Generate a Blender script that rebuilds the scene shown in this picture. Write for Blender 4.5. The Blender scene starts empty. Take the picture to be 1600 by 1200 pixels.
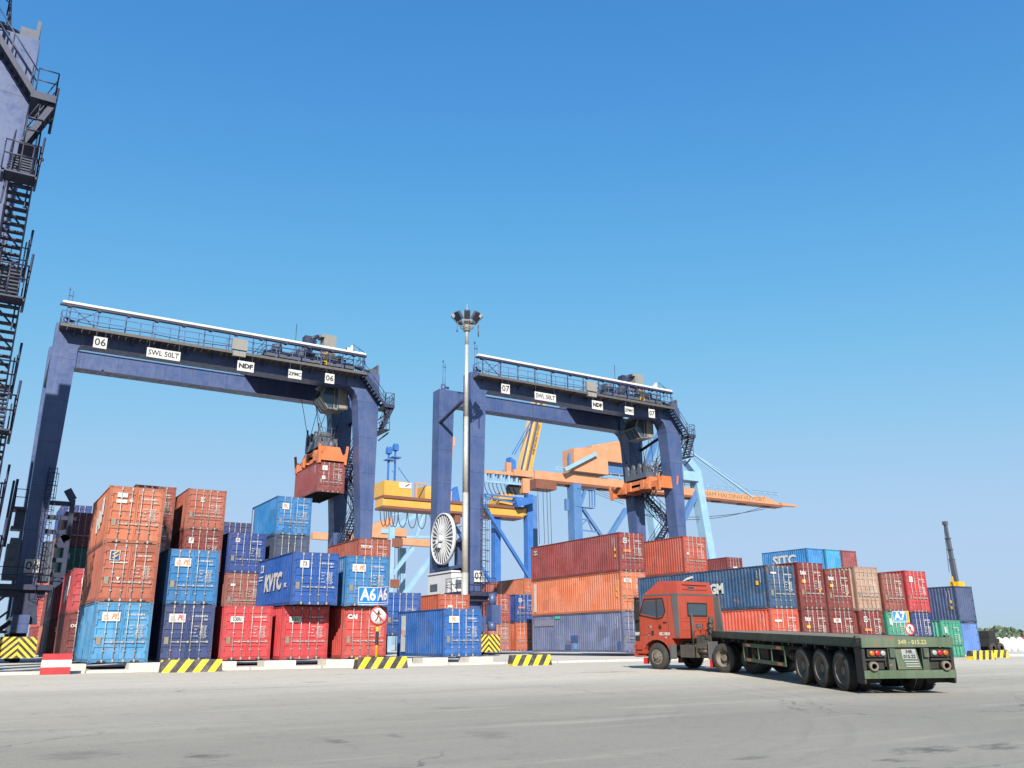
import bpy, math, random
from mathutils import Vector, Matrix
random.seed(7)
S = bpy.context.scene
COL = S.collection
# ------------------------------------------------------------------ camera
F, PITCH, ROLL, YAW, CH = 1332.0, .2955, -.0080, -.556, .78
cp, sp, cy, sy = math.cos(PITCH), math.sin(PITCH), math.cos(YAW), math.sin(YAW)
FW = Vector((-sy*cp, cy*cp, sp)); R0 = Vector((cy, sy, 0)); U0 = R0.cross(FW)
RT = R0*math.cos(ROLL) + U0*math.sin(ROLL); UP = -R0*math.sin(ROLL) + U0*math.cos(ROLL)
CAM = Vector((0, 0, CH))
cam = bpy.data.cameras.new('camera'); camo = bpy.data.objects.new('camera', cam); COL.objects.link(camo)
m = Matrix((RT, UP, -FW)).transposed().to_4x4(); m.translation = CAM; camo.matrix_world = m
cam.sensor_width = 36; cam.lens = F/1600*36; cam.clip_start = .1; cam.clip_end = 9000
S.camera = camo
# ------------------------------------------------------------------ world, sun, exposure
SUN = Vector((-.58, -1.0, .71)).normalized()
w = bpy.data.worlds.new('World'); S.world = w; w.use_nodes = True
nt = w.node_tree; bg = nt.nodes['Background']
sky = nt.nodes.new('ShaderNodeTexSky'); sky.sky_type = 'NISHITA'; sky.sun_disc = False
sky.sun_elevation = math.asin(SUN.z); sky.sun_rotation = math.atan2(SUN.x, SUN.y)
sky.air_density = 1.15; sky.dust_density = .5; sky.ozone_density = 2.0; sky.altitude = 0
hs = nt.nodes.new('ShaderNodeHueSaturation'); hs.inputs['Saturation'].default_value = 1.3; hs.inputs['Hue'].default_value = .495
nt.links.new(sky.outputs[0], hs.inputs['Color'])
# a clear but slightly hazy day: the brightness of the sky levels off towards the horizon
sp_ = nt.nodes.new('ShaderNodeSeparateColor'); cb_ = nt.nodes.new('ShaderNodeCombineColor'); nt.links.new(hs.outputs[0], sp_.inputs[0])
def mth(op, a_, b_):
    x = nt.nodes.new('ShaderNodeMath'); x.operation = op
    for i_, v_ in enumerate((a_, b_)):
        if isinstance(v_, float): x.inputs[i_].default_value = v_
        else: nt.links.new(v_, x.inputs[i_])
    return x.outputs[0]
for i_, (gain, mx) in enumerate(((1.02, 2.7), (1.25, 3.7), (1.6, 5.1))):
    L_ = mth('MULTIPLY', sp_.outputs[i_], gain)
    q_ = mth('POWER', mth('ADD', mth('POWER', mth('MULTIPLY', L_, 1/mx), 3.), 1.), 1/3)
    nt.links.new(mth('DIVIDE', L_, q_), cb_.inputs[i_])
nt.links.new(cb_.outputs[0], bg.inputs[0]); bg.inputs[1].default_value = .09
sl = bpy.data.lights.new('sun', 'SUN'); sl.energy = 5.0; sl.angle = math.radians(.5); sl.color = (1, .95, .87)
so = bpy.data.objects.new('sun', sl); COL.objects.link(so); so.rotation_euler = SUN.to_track_quat('Z', 'Y').to_euler()
vs = S.view_settings; vs.view_transform = 'Standard'; vs.look = 'None'; vs.exposure = .96; vs.gamma = 1

# ------------------------------------------------------------------ helpers
def pt(px, py, Y):
    v = FW + RT*((px-800)/F) - UP*((py-600)/F)
    return CAM + v*(Y/v.y)
def lin(c): return tuple(((x/255)/12.92 if x <= 10 else (((x/255)+.055)/1.055)**2.4) for x in c)
class MB:
    def __init__(s): s.v = []; s.f = []; s.sm = []; s.mi = []; s.cur = 0
    def add(s, vs, fs, smooth=False):
        n = len(s.v); s.v += [tuple(q) for q in vs]
        for f in fs: s.f.append(tuple(i+n for i in f)); s.sm.append(smooth); s.mi.append(s.cur)
        return s
    def box(s, x0, x1, y0, y1, z0, z1):
        return s.add([(x0,y0,z0),(x1,y0,z0),(x1,y1,z0),(x0,y1,z0),(x0,y0,z1),(x1,y0,z1),(x1,y1,z1),(x0,y1,z1)],
            [(0,3,2,1),(4,5,6,7),(0,1,5,4),(1,2,6,5),(2,3,7,6),(3,0,4,7)])
    def hexa(s, b, t): # two quads (bottom, top) counter-clockwise seen from above
        return s.add(list(b)+list(t), [(0,3,2,1),(4,5,6,7),(0,1,5,4),(1,2,6,5),(2,3,7,6),(3,0,4,7)])
    def beam(s, p, q, w, h=None, upv=(0,0,1)):
        p = Vector(p); q = Vector(q); h = h or w; d = (q-p).normalized(); u = Vector(upv)
        if abs(d.dot(u)) > .98: u = Vector((0,1,0))
        r = d.cross(u).normalized(); u = r.cross(d)
        o = [(-w/2,-h/2),(w/2,-h/2),(w/2,h/2),(-w/2,h/2)]
        vs = [p+r*a+u*b for a,b in o]+[q+r*a+u*b for a,b in o]
        return s.add(vs, [(0,1,2,3),(7,6,5,4),(1,0,4,5),(2,1,5,6),(3,2,6,7),(0,3,7,4)])
    def tube(s, p, q, r, n=8, r2=None, caps=True):
        p = Vector(p); q = Vector(q); d = (q-p).normalized(); u = Vector((0,0,1)) if abs(d.z) < .95 else Vector((1,0,0))
        a = d.cross(u).normalized(); b = d.cross(a); r2 = r if r2 is None else r2
        c = [(math.cos(2*math.pi*i/n), math.sin(2*math.pi*i/n)) for i in range(n)]
        vs = [p+a*(x*r)+b*(y*r) for x,y in c]+[q+a*(x*r2)+b*(y*r2) for x,y in c]
        s.add(vs, [(i,(i+1)%n,n+(i+1)%n,n+i) for i in range(n)], True)
        if caps: k = len(s.v)-2*n; s.f += [tuple(k+i for i in reversed(range(n))), tuple(k+n+i for i in range(n))]; s.sm += [False]*2; s.mi += [s.cur]*2
        return s
    def path(s, pts, r, n=6):
        for a,b in zip(pts, pts[1:]): s.tube(a, b, r, n, caps=False)
        return s
    def prism(s, poly, a0, a1, axis='y'):
        f = {'y': lambda p,a: (p[0],a,p[1]), 'x': lambda p,a: (a,p[0],p[1]), 'z': lambda p,a: (p[0],p[1],a)}[axis]
        n = len(poly)
        return s.add([f(p,a0) for p in poly]+[f(p,a1) for p in poly],
            [tuple(reversed(range(n))), tuple(range(n,2*n))]+[(i,(i+1)%n,n+(i+1)%n,n+i) for i in range(n)])
    def lathe(s, prof, c, axis='x', n=24):  # profile: (along axis, radius)
        vs = []; m_ = len(prof)
        for i in range(n):
            t = 2*math.pi*i/n
            for a,r in prof:
                x,y = r*math.cos(t), r*math.sin(t)
                vs.append((c[0]+a,c[1]+x,c[2]+y) if axis == 'x' else (c[0]+x,c[1]+a,c[2]+y) if axis == 'y' else (c[0]+x,c[1]+y,c[2]+a))
        fs = [(i*m_+j, ((i+1)%n)*m_+j, ((i+1)%n)*m_+j+1, i*m_+j+1) for i in range(n) for j in range(m_-1)]
        return s.add(vs, fs, True)
    def mesh(s, name, recalc=True):
        me = bpy.data.meshes.new(name); me.from_pydata(s.v, [], s.f)
        me.polygons.foreach_set('use_smooth', s.sm); me.polygons.foreach_set('material_index', s.mi)
        if recalc:
            import bmesh
            bm = bmesh.new(); bm.from_mesh(me); bmesh.ops.recalc_face_normals(bm, faces=bm.faces); bm.to_mesh(me); bm.free()
        me.update(); return me
def put(name, me, mat, parent=None, loc=None, rot=None):
    if isinstance(me, MB): me = me.mesh(name)
    o = bpy.data.objects.new(name, me); COL.objects.link(o)
    mats = mat if isinstance(mat, (list, tuple)) else [mat]
    while len(me.materials) < len(mats): me.materials.append(mats[len(me.materials)])
    for i, mm in enumerate(mats):
        if me.materials[i] is not mm: o.material_slots[i].link = 'OBJECT'; o.material_slots[i].material = mm
    if parent: o.parent = parent
    if loc: o.location = loc
    if rot: o.rotation_euler = rot
    return o
def tag(o, label=None, cat=None, group=None, kind=None):
    if label: o['label'] = label
    if cat: o['category'] = cat
    if group: o['group'] = group
    if kind: o['kind'] = kind
    return o
def empty(name, loc=(0,0,0), rot=None, scale=None):
    o = bpy.data.objects.new(name, None); COL.objects.link(o); o.location = loc; o.empty_display_size = .3
    if rot: o.rotation_euler = rot
    if scale: o.scale = scale
    return o
def copy_tree(o, parent=None, skip=()):
    c = o.copy(); COL.objects.link(c); c.parent = parent
    for ch in list(o.children):
        if ch not in skip: copy_tree(ch, c, skip)
    return c
_tc = {}
def text_me(s, size, bold=0., sx=1., ext=.004, spacing=1., shear=0.):
    k = (s, size, bold, sx, spacing, shear)
    if k in _tc: return _tc[k]
    cu = bpy.data.curves.new('txt', 'FONT'); cu.body = s; cu.size = size; cu.align_x = 'CENTER'; cu.align_y = 'CENTER'
    cu.extrude = ext; cu.offset = bold; cu.resolution_u = 2; cu.space_character = spacing; cu.shear = shear
    o = bpy.data.objects.new('txt', cu); COL.objects.link(o)
    dg = bpy.context.evaluated_depsgraph_get()
    me = bpy.data.meshes.new_from_object(o.evaluated_get(dg)); bpy.data.objects.remove(o); bpy.data.curves.remove(cu)
    for v in me.vertices: v.co.x *= sx
    me.materials.clear(); _tc[k] = me; return me
FR = (math.pi/2, 0, 0); LF = (math.pi/2, 0, -math.pi/2)
def text(name, s, size, mat, parent, loc, rot=FR, **k):
    me = text_me(s, size, **k)
    return put(name, me.copy() if me.materials and me.materials[0] is not mat else me, mat, parent, loc, rot)

# ------------------------------------------------------------------ materials
def newmat(name):
    m = bpy.data.materials.new(name); m.use_nodes = True; nt = m.node_tree
    return m, nt, nt.nodes['Principled BSDF']
class NT:
    def __init__(s, nt): s.nt = nt
    def n(s, t, **k):
        x = s.nt.nodes.new(t)
        for a,b in k.items(): setattr(x, a, b)
        return x
    def link(s, a, b): s.nt.links.new(a, b)
    def noise(s, vec, scale, detail=4, rough=.55):
        x = s.n('ShaderNodeTexNoise'); x.inputs['Scale'].default_value = scale; x.inputs['Detail'].default_value = detail; x.inputs['Roughness'].default_value = rough
        if vec: s.link(vec, x.inputs['Vector'])
        return x.outputs['Fac']
    def ramp(s, fac, a, b, lo=0., hi=1.):
        x = s.n('ShaderNodeMapRange'); x.inputs[1].default_value = a; x.inputs[2].default_value = b; x.inputs[3].default_value = lo; x.inputs[4].default_value = hi
        s.link(fac, x.inputs[0]); return x.outputs[0]
    def mix(s, fac, a, b, bt='MIX'):
        x = s.n('ShaderNodeMix', data_type='RGBA', blend_type=bt)
        for sock, v in ((x.inputs[0], fac), (x.inputs[6], a), (x.inputs[7], b)):
            if hasattr(v, 'type') and hasattr(v, 'is_linked'): s.link(v, sock)
            elif isinstance(v, (int, float)): sock.default_value = v
            else: sock.default_value = (*v[:3], 1)
        return x.outputs[2]
    def mapping(s, vec, sc):
        x = s.n('ShaderNodeMapping'); x.inputs['Scale'].default_value = sc; s.link(vec, x.inputs[0]); return x.outputs[0]
    def vec(s, rnd=True):
        tc = s.n('ShaderNodeTexCoord')
        if not rnd: return tc.outputs['Object']
        oi = s.n('ShaderNodeObjectInfo'); mu = s.n('ShaderNodeVectorMath', operation='SCALE'); mu.inputs[0].default_value = (37, 53, 29); s.link(oi.outputs['Random'], mu.inputs['Scale'])
        ad = s.n('ShaderNodeVectorMath', operation='ADD'); s.link(tc.outputs['Object'], ad.inputs[0]); s.link(mu.outputs[0], ad.inputs[1]); return ad.outputs[0]
    def math(s, op, a, b=0.):
        x = s.n('ShaderNodeMath', operation=op)
        for i, v in enumerate((a, b)):
            if hasattr(v, 'is_linked'): s.link(v, x.inputs[i])
            else: x.inputs[i].default_value = v
        return x.outputs[0]
RUST = (.16, .07, .035)
def paint(name, rgb, fade=.25, streak=.18, rust=.3, rough=.5, metal=0., fadecol=None, bump=0., patch=0., seam=0.):
    m, nt, b = newmat(name); N = NT(nt); c = lin(rgb); v = N.vec()
    g = sum(c)/3; c = tuple((x*.91+g*.09)*.60 for x in c); fc = fadecol or tuple(min(.9, (x*.7+g*.3)*1.35+.02) for x in c)
    col = N.mix(N.ramp(N.noise(v, .55, 5), .38, .68, 0, fade), c, fc)
    st = N.noise(N.mapping(v, (5, 5, .3)), 1.6, 4)
    col = N.mix(N.ramp(st, .48, .72, 0, streak), col, tuple(x*.45 for x in c))
    if rust:
        rs = N.math('ADD', N.noise(v, 6, 6, .65), N.math('MULTIPLY', N.noise(v, 1.1, 2), .35))
        col = N.mix(N.ramp(rs, .78, .86, 0, rust*2), col, RUST)
    if patch:   # touched-up rectangles of a slightly different paint
        vo = N.n('ShaderNodeTexVoronoi', distance='CHEBYCHEV'); vo.inputs['Scale'].default_value = 1.15; N.link(v, vo.inputs['Vector'])
        sc = N.n('ShaderNodeSeparateColor'); N.link(vo.outputs['Color'], sc.inputs[0])
        col = N.mix(N.ramp(sc.outputs[0], .84, .85, 0, patch), col, tuple(x*.55+.01 for x in c)); col = N.mix(N.ramp(sc.outputs[1], .86, .87, 0, patch*.7), col, tuple(min(.8, x*1.5+.02) for x in c))
        ch_ = N.ramp(N.noise(v, 14, 3, .7), .66, .7, 0, .5*patch); col = N.mix(ch_, col, tuple(min(.8, x*1.8+.06) for x in c))
    if seam:
        so_ = N.n('ShaderNodeSeparateXYZ'); N.link(N.vec(False), so_.inputs[0])
        for k_, per in ((2, 3.1), (0, 2.9)):
            fr_ = N.math('FRACT', N.math('MULTIPLY', N.math('ADD', so_.outputs[k_], .7), 1/per)); col = N.mix(N.math('MULTIPLY', N.math('LESS_THAN', fr_, .016), seam), col, tuple(x*.35 for x in c))
        col = N.mix(N.ramp(N.noise(N.mapping(v, (3.5, 3.5, .12)), 1.4, 5, .65), .5, .7, 0, .35), col, tuple(x*1.4+.02 for x in c))
    if bump:
        bp = N.n('ShaderNodeBump'); bp.inputs['Strength'].default_value = bump; bp.inputs['Distance'].default_value = .05
        N.link(N.noise(v, 1.6, 3, .5), bp.inputs['Height']); N.link(bp.outputs[0], b.inputs['Normal'])
    N.link(col, b.inputs['Base Color']); b.inputs['Metallic'].default_value = metal
    N.link(N.ramp(N.noise(v, 3, 4), .3, .7, rough-.1, rough+.15), b.inputs['Roughness'])
    return m
def plain(name, rgb, rough=.6, metal=0., var=.12, linear=None):
    m, nt, b = newmat(name); N = NT(nt); c = linear or tuple(x*.8 for x in lin(rgb)); v = N.vec()
    col = N.mix(N.ramp(N.noise(v, 4, 5), .35, .7, 0, 1), c, tuple(x*(1-var*2) for x in c))
    N.link(col, b.inputs['Base Color']); b.inputs['Roughness'].default_value = rough; b.inputs['Metallic'].default_value = metal
    return m
WHITE = plain('white_marking', (200, 200, 195), .6)
BLACK = plain('black_marking', (26, 26, 30), .6)
GALV = plain('galvanised_rod', (176, 174, 168), .45, .3)
DARK = plain('dark_underside', (44, 42, 42), .8)
PLATE = plain('data_plate', (142, 132, 116), .5, .2)
REDMARK = plain('red_marking', (176, 40, 44), .55)
YELMARK = plain('yellow_marking', (222, 172, 24), .55)
BLUEMARK = plain('blue_marking', (30, 62, 120), .55)
ORAMARK = plain('orange_marking', (196, 120, 70), .55)
GLASS = None
def glass(name, rgb=(50, 62, 74)):
    m, nt, b = newmat(name); b.inputs['Base Color'].default_value = (*lin(rgb), 1); b.inputs['Roughness'].default_value = .08
    b.inputs['Specular IOR Level'].default_value = .7; return m
GLASS = glass('window_glass')
NAVY = paint('crane_navy_paint', (64, 88, 140), .3, .3, .12, .42, seam=.6)
NAVYD = paint('crane_dark_steel', (42, 50, 82), .2, .2, .1, .5)
STEEL = paint('grey_machinery', (84, 92, 108), .3, .3, .15, .5)
GRATE = plain('grating_steel', (96, 92, 88), .6, .2)
CREWHITE = paint('white_cover_paint', (225, 226, 228), .2, .12, .03, .5)
CABWALL = paint('cab_wall_paint', (150, 146, 138), .3, .3, .1, .5)
SPRO = paint('spreader_orange_paint', (226, 118, 44), .3, .25, .2, .5)
GALVP = plain('galvanised_pole', (196, 192, 182), .45, .35, .1)
RUBBER = plain('tyre_rubber', (58, 55, 52), .85, 0, .25)
RIM = paint('wheel_rim_paint', (118, 108, 92), .3, .6, .6, .65)
CONC = plain('pad_concrete', (200, 194, 180), .85, 0, .12)
ROPE = plain('wire_rope', (52, 54, 60), .6, .3)
def stripes(name, A, B, period, ang=45, axis='xz', chevron=None):
    m, nt, b = newmat(name); N = NT(nt); v = N.vec(False); s = N.n('ShaderNodeSeparateXYZ'); N.link(v, s.inputs[0])
    x, z = s.outputs[0], s.outputs[2]
    if chevron is not None: x = N.math('ABSOLUTE', N.math('SUBTRACT', x, chevron))
    t = N.math('ADD', N.math('MULTIPLY', x, 1/period), N.math('MULTIPLY', z, math.tan(math.radians(ang))/period))
    fr = N.math('FRACT', N.math('ADD', t, 20)); st = N.math('GREATER_THAN', fr, .5)
    dirt = N.ramp(N.noise(N.vec(), 4, 8, .7), .46, .66, 0, .6)
    N.link(N.mix(dirt, N.mix(st, A, B), (.12, .11, .1)), b.inputs['Base Color']); b.inputs['Roughness'].default_value = .6
    return m
HAZ = stripes('hazard_stripes', lin((204, 174, 16)), lin((44, 40, 40)), .62, -38)
CHEV = stripes('chevron_stripes', lin((204, 176, 40)), lin((30, 28, 26)), .42, 45, chevron=.6)

# ------------------------------------------------------------------ ground
def g_road(X, Y): return -.27 - .02*max(0., 29-Y) - .0095*min(max(0., X-45), 90)
def g_yard(X, Y): return -.17 - .0095*min(max(0., X-50), 90)
def sheet(name, xs, ys, fn, mat):
    vs = [(x, y, fn(x, y)) for y in ys for x in xs]; n = len(xs)
    mb = MB().add(vs, [(j*n+i, j*n+i+1, (j+1)*n+i+1, (j+1)*n+i) for j in range(len(ys)-1) for i in range(n-1)], True)
    return tag(put(name, mb, mat), kind='structure')
def road_mat():
    m, nt, b = newmat('road_asphalt'); N = NT(nt); v = N.vec(False); s = N.n('ShaderNodeSeparateXYZ'); N.link(v, s.inputs[0])
    base = N.mix(N.ramp(N.noise(v, .09, 6), .35, .65), (.245, .226, .182), (.305, .28, .228))
    # dust that thickens towards the concrete yard
    al = N.math('ADD', N.math('MULTIPLY', s.outputs[0], .1), s.outputs[1])
    d = N.math('ADD', N.ramp(al, 12, 30), N.math('MULTIPLY', N.math('SUBTRACT', N.noise(N.mapping(v, (.05, .22, 1)), 1, 5), .5), .8))
    base = N.mix(N.ramp(d, .12, .95), base, (.62, .56, .455))
    st = N.noise(N.mapping(v, (.12, 1.3, 1)), 1, 6, .65)
    base = N.mix(N.ramp(st, .52, .72, 0, .35), base, (.19, .18, .165))
    st2 = N.noise(N.mapping(v, (.08, .8, 1)), 1.7, 5, .6)
    base = N.mix(N.ramp(st2, .55, .7, 0, .4), base, (.50, .465, .38))
    base = N.mix(N.ramp(N.noise(v, 9, 3), .3, .7, 0, .22), base, (.2, .19, .175))
    base = N.mix(N.ramp(N.noise(v, 38, 3, .7), .5, .72, 0, .45), base, (.46, .425, .35))
    base = N.mix(N.ramp(N.noise(v, 55, 3, .7), .54, .72, 0, .6), base, (.12, .112, .10))
    base = N.mix(N.ramp(N.noise(v, 2.6, 6, .7), .54, .7, 0, .3), base, (.15, .142, .125))
    vc = N.n('ShaderNodeTexVoronoi', feature='DISTANCE_TO_EDGE'); vc.inputs['Scale'].default_value = .22
    wv = N.n('ShaderNodeVectorMath', operation='ADD'); N.link(v, wv.inputs[0]); nz = N.n('ShaderNodeTexNoise'); nz.inputs['Scale'].default_value = 1.2; nz.inputs['Detail'].default_value = 5; N.link(v, nz.inputs['Vector']); N.link(nz.outputs['Color'], wv.inputs[1]); N.link(wv.outputs[0], vc.inputs['Vector'])
    base = N.mix(N.math('MULTIPLY', N.ramp(vc.outputs['Distance'], .006, .001, 0, .7), N.ramp(N.noise(v, .11, 2), .5, .56)), base, (.08, .075, .07))
    # turning tyre marks: rings about a point, broken by noise
    for cx, cyy, fr, lo, hi in ((2., 26., 2.6, 14, 27), (34., 2., 2.1, 9, 18)):
        dx = N.math('SUBTRACT', s.outputs[0], cx); dy = N.math('SUBTRACT', s.outputs[1], cyy)
        r = N.math('SQRT', N.math('ADD', N.math('MULTIPLY', dx, dx), N.math('MULTIPLY', dy, dy)))
        rr = N.math('ADD', r, N.math('MULTIPLY', N.noise(v, .12, 2), 2.5))
        w_ = N.n('ShaderNodeTexNoise'); w_.noise_dimensions = '1D'; w_.inputs['Scale'].default_value = fr; w_.inputs['Detail'].default_value = 3; N.link(rr, w_.inputs['W'])
        k = N.math('MULTIPLY', N.ramp(w_.outputs['Fac'], .55, .72, 0, .16), N.math('MULTIPLY', N.ramp(r, lo, lo+2), N.ramp(r, hi, hi-3)))
        k = N.math('MULTIPLY', k, N.ramp(N.noise(v, .3, 3), .42, .58))
        base = N.mix(k, base, (.11, .108, .105))
    # oil and water stains with their own outlines
    wob = N.noise(N.mapping(v, (1, 2.2, 1)), 2.0, 7, .72)
    for (sx, sy_, a, bb, k) in STAINS:
        dx = N.math('MULTIPLY', N.math('SUBTRACT', s.outputs[0], sx), 1/a); dy = N.math('MULTIPLY', N.math('SUBTRACT', s.outputs[1], sy_), 1/bb)
        r = N.math('SQRT', N.math('ADD', N.math('MULTIPLY', dx, dx), N.math('MULTIPLY', dy, dy)))
        r = N.math('ADD', r, N.math('MULTIPLY', N.math('SUBTRACT', wob, .5), 5.0))
        base = N.mix(N.ramp(r, 1.1, .2, 0, k*.8), base, (.06, .056, .052))
    base = N.mix(1., base, (.76, .76, .76), 'MULTIPLY')
    N.link(base, b.inputs['Base Color']); b.inputs['Roughness'].default_value = .85
    bp = N.n('ShaderNodeBump'); bp.inputs['Strength'].default_value = .35; bp.inputs['Distance'].default_value = .02
    N.link(N.noise(v, 30, 4), bp.inputs['Height']); N.link(bp.outputs[0], b.inputs['Normal'])
    return m
def groundpt(px, py):
    v = FW + RT*((px-800)/F) - UP*((py-600)/F); z = -.27; p = None
    for _ in range(30): p = CAM + v*((z-CH)/v.z); z = g_road(p.x, p.y)
    return p
STAINS = []
for px, py, a, bb, k in ((320, 1182, .30, .35, .8), (525, 1158, .16, .5, .6), (1445, 1172, .55, .25, .9), (1560, 1166, .5, .3, .85), (1400, 1188, .25, .15, .8),
                      (1175, 1184, .4, .12, .5), (950, 1050, 1.6, .5, .5), (700, 1106, .5, .25, .4), (760, 1148, .4, .6, .35), (130, 1180, .5, .5, .45), (620, 1150, .12, .3, .5), (485, 1066, .4, .3, .5)):
    q = groundpt(px, py); STAINS.append((q.x, q.y, a, bb, k))
def yard_mat():
    m, nt, b = newmat('yard_concrete'); N = NT(nt); v = N.vec(False)
    base = N.mix(N.ramp(N.noise(v, .15, 6), .35, .65), (.53, .50, .445), (.62, .59, .53))
    base = N.mix(N.ramp(N.noise(N.mapping(v, (.2, 1.2, 1)), 1, 5), .55, .72, 0, .5), base, (.34, .325, .30))
    base = N.mix(N.ramp(N.noise(v, 12, 4), .4, .7, 0, .25), base, (.36, .35, .33))
    br = N.n('ShaderNodeTexBrick'); br.offset = 0; br.inputs['Scale'].default_value = 1; br.inputs['Mortar Size'].default_value = .012
    br.inputs['Brick Width'].default_value = 5.; br.inputs['Row Height'].default_value = 5.; br.inputs['Color1'].default_value = br.inputs['Color2'].default_value = (1, 1, 1, 1); br.inputs['Mortar'].default_value = (.3, .3, .3, 1)
    N.link(v, br.inputs[0]); base = N.mix(1., base, br.outputs[0], 'MULTIPLY'); base = N.mix(1., base, (.75, .75, .75), 'MULTIPLY')
    N.link(base, b.inputs['Base Color']); b.inputs['Roughness'].default_value = .85
    return m
xs = [-3000, -900, -300, -100] + [x for x in range(-60, 150, 6)] + [150, 300, 900, 3000]
ROADM = road_mat(); YARDM = yard_mat()
YE = 41.2
sheet('road', xs, [-400, -100, -40, -20, -8, -4, 0, 4, 8, 12, 16, 20, 24, 26, 28, 29, 30, 34, 38, YE], g_road, ROADM)
ym = sheet('yard_pavement', xs, [YE+.004, 44, 50, 60, 75, 90, 120, 160, 300, 900, 3000], g_yard, YARDM)
kb = MB()
for i in range(60):
    x0 = -60+i*3.4; x1 = x0+3.34
    kb.hexa([(x0, YE-.12, g_road(x0, YE)-.05), (x1, YE-.12, g_road(x1, YE)-.05), (x1, YE+.01, g_road(x1, YE)-.05), (x0, YE+.01, g_road(x0, YE)-.05)],
            [(x0, YE-.1, g_yard(x0, YE)+.01), (x1, YE-.1, g_yard(x1, YE)+.01), (x1, YE+.01, g_yard(x1, YE)+.01), (x0, YE+.01, g_yard(x0, YE)+.01)])
tag(put('kerb_strip', kb, CONC), kind='structure')

# ------------------------------------------------------------------ containers
CW, H, HC, L20, L40 = 2.438, 2.591, 2.896, 6.058, 12.192
_cm = {}
def cached(key, fn):
    if key not in _cm: _cm[key] = fn()
    return _cm[key]
def corr(mb, L, z0, z1, xface, sgn, lo=.17):
    # vertical trapezoid corrugation along y, outer plane at xface, recess towards the inside
    n = int(round((L-2*lo)/.278)); per = (L-2*lo)/n; ys = []; ds = []
    for i in range(n):
        y = lo+i*per
        for t, d in ((0, 0), (.26, 0), (.5, 1), (.76, 1)): ys.append(y+t*per); ds.append(d)
    ys.append(L-lo); ds.append(0)
    vs = []
    for y, d in zip(ys, ds):
        x = xface - sgn*.036*d
        vs += [(x, y, z0), (x, y, z1)]
    mb.add(vs, [(2*i, 2*i+2, 2*i+3, 2*i+1) if sgn < 0 else (2*i, 2*i+1, 2*i+3, 2*i+2) for i in range(len(ys)-1)])
def f_frame(L, h):
    mb = MB(); a = CW
    for x0 in (0, a-.13):
        for y0 in (.0, L-.13): mb.box(x0+.004, x0+.126, y0+.006, y0+.124, .1, h-.1)
        mb.box(x0+.012+(0 if x0 == 0 else .05), x0+.068+(0 if x0 == 0 else .05), .13, L-.13, .02, .17)
        mb.box(x0+.012+(0 if x0 == 0 else .05), x0+.068+(0 if x0 == 0 else .05), .13, L-.13, h-.075, h-.012)
    for y0 in (.008, L-.088):
        mb.box(.13, a-.13, y0, y0+.08, .02, .155); mb.box(.13, a-.13, y0, y0+.08, h-.12, h-.01)
    for x0 in (0, a-.162):
        for y0 in (0, L-.178):
            for z0 in (0, h-.118): mb.box(x0, x0+.162, y0, y0+.178, z0, z0+.118)
    for i in range(4):   # hinge knuckles on the door posts
        z = .165+(h-.29)*(i+.5)/4
        for x0 in (.05, a-.19): mb.box(x0, x0+.14, -.008, .012, z-.05, z+.05)
    mb.cur = 1   # casting holes and fork pockets
    for x0 in (.05, a-.112):
        for z0 in (.035, h-.083): mb.box(x0, x0+.062, -.003, .01, z0, z0+.05)
    for z0 in (.035, h-.083): mb.box(-.003, .01, .06, .12, z0, z0+.05); mb.box(-.003, .01, L-.12, L-.06, z0, z0+.05)
    for x0 in (.36, a-.72): mb.box(x0, x0+.36, -.002, .02, .022, .09)
    return mb.mesh('frame')
def f_side(L, h, sgn):
    mb = MB(); corr(mb, L, .17, h-.075, .03 if sgn < 0 else CW-.03, sgn, .13); return mb.mesh('side_panel', False)
def f_end(h):
    mb = MB(); corr(mb, CW, .155, h-.12, -.02, -1, .13)
    mb.v = [(y, x+.045, z) for x, y, z in mb.v]; return mb.mesh('end_wall', True)
def f_roof(L, h): return MB().box(.06, CW-.06, .09, L-.09, h-.05, h-.02).mesh('roof_panel')
def f_floor(L):
    mb = MB().box(.07, CW-.07, .09, L-.09, .13, .16); n = int(L/.5)
    for i in range(n): y = .25+i*(L-.5)/n; mb.box(.08, CW-.08, y, y+.06, .03, .13)
    return mb.mesh('floor')
def f_door(h, style):
    mb = MB(); z0, z1 = .165, h-.125; x0, x1 = 0., 1.083; hh = z1-z0
    # panel as a profile along z, extruded in x, with a proud border
    bd = .07
    if style == 'rib':
        prof = [(z0+bd, .02)]; n = 5
        for i in range(n):
            zc = z0+bd+.1+(hh-2*bd-.2)*(i+.5)/n; q = (hh-2*bd-.2)/n*.26
            prof += [(zc-q-.03, .02), (zc-q, .058), (zc+q, .058), (zc+q+.03, .02)]
        prof += [(z1-bd, .02)]
    else:
        prof = [(z0+bd, .05)]
        for i in range(1, 4):
            zc = z0+bd+(hh-2*bd)*i/4; prof += [(zc-.03, .05), (zc-.02, .025), (zc+.02, .025), (zc+.03, .05)]
        prof += [(z1-bd, .05)]
    n = len(prof); vs = [(x0+bd, y, z) for z, y in prof]+[(x1-bd, y, z) for z, y in prof]
    mb.add(vs, [(i, n+i, n+i+1, i+1) for i in range(n-1)])
    mb.box(x0, x0+bd, .012, .07, z0, z1); mb.box(x1-bd, x1, .012, .07, z0, z1); mb.box(x0+bd, x1-bd, .014, .07, z0, z0+bd); mb.box(x0+bd, x1-bd, .014, .07, z1-bd, z1)
    return mb.mesh('door', True)
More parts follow.
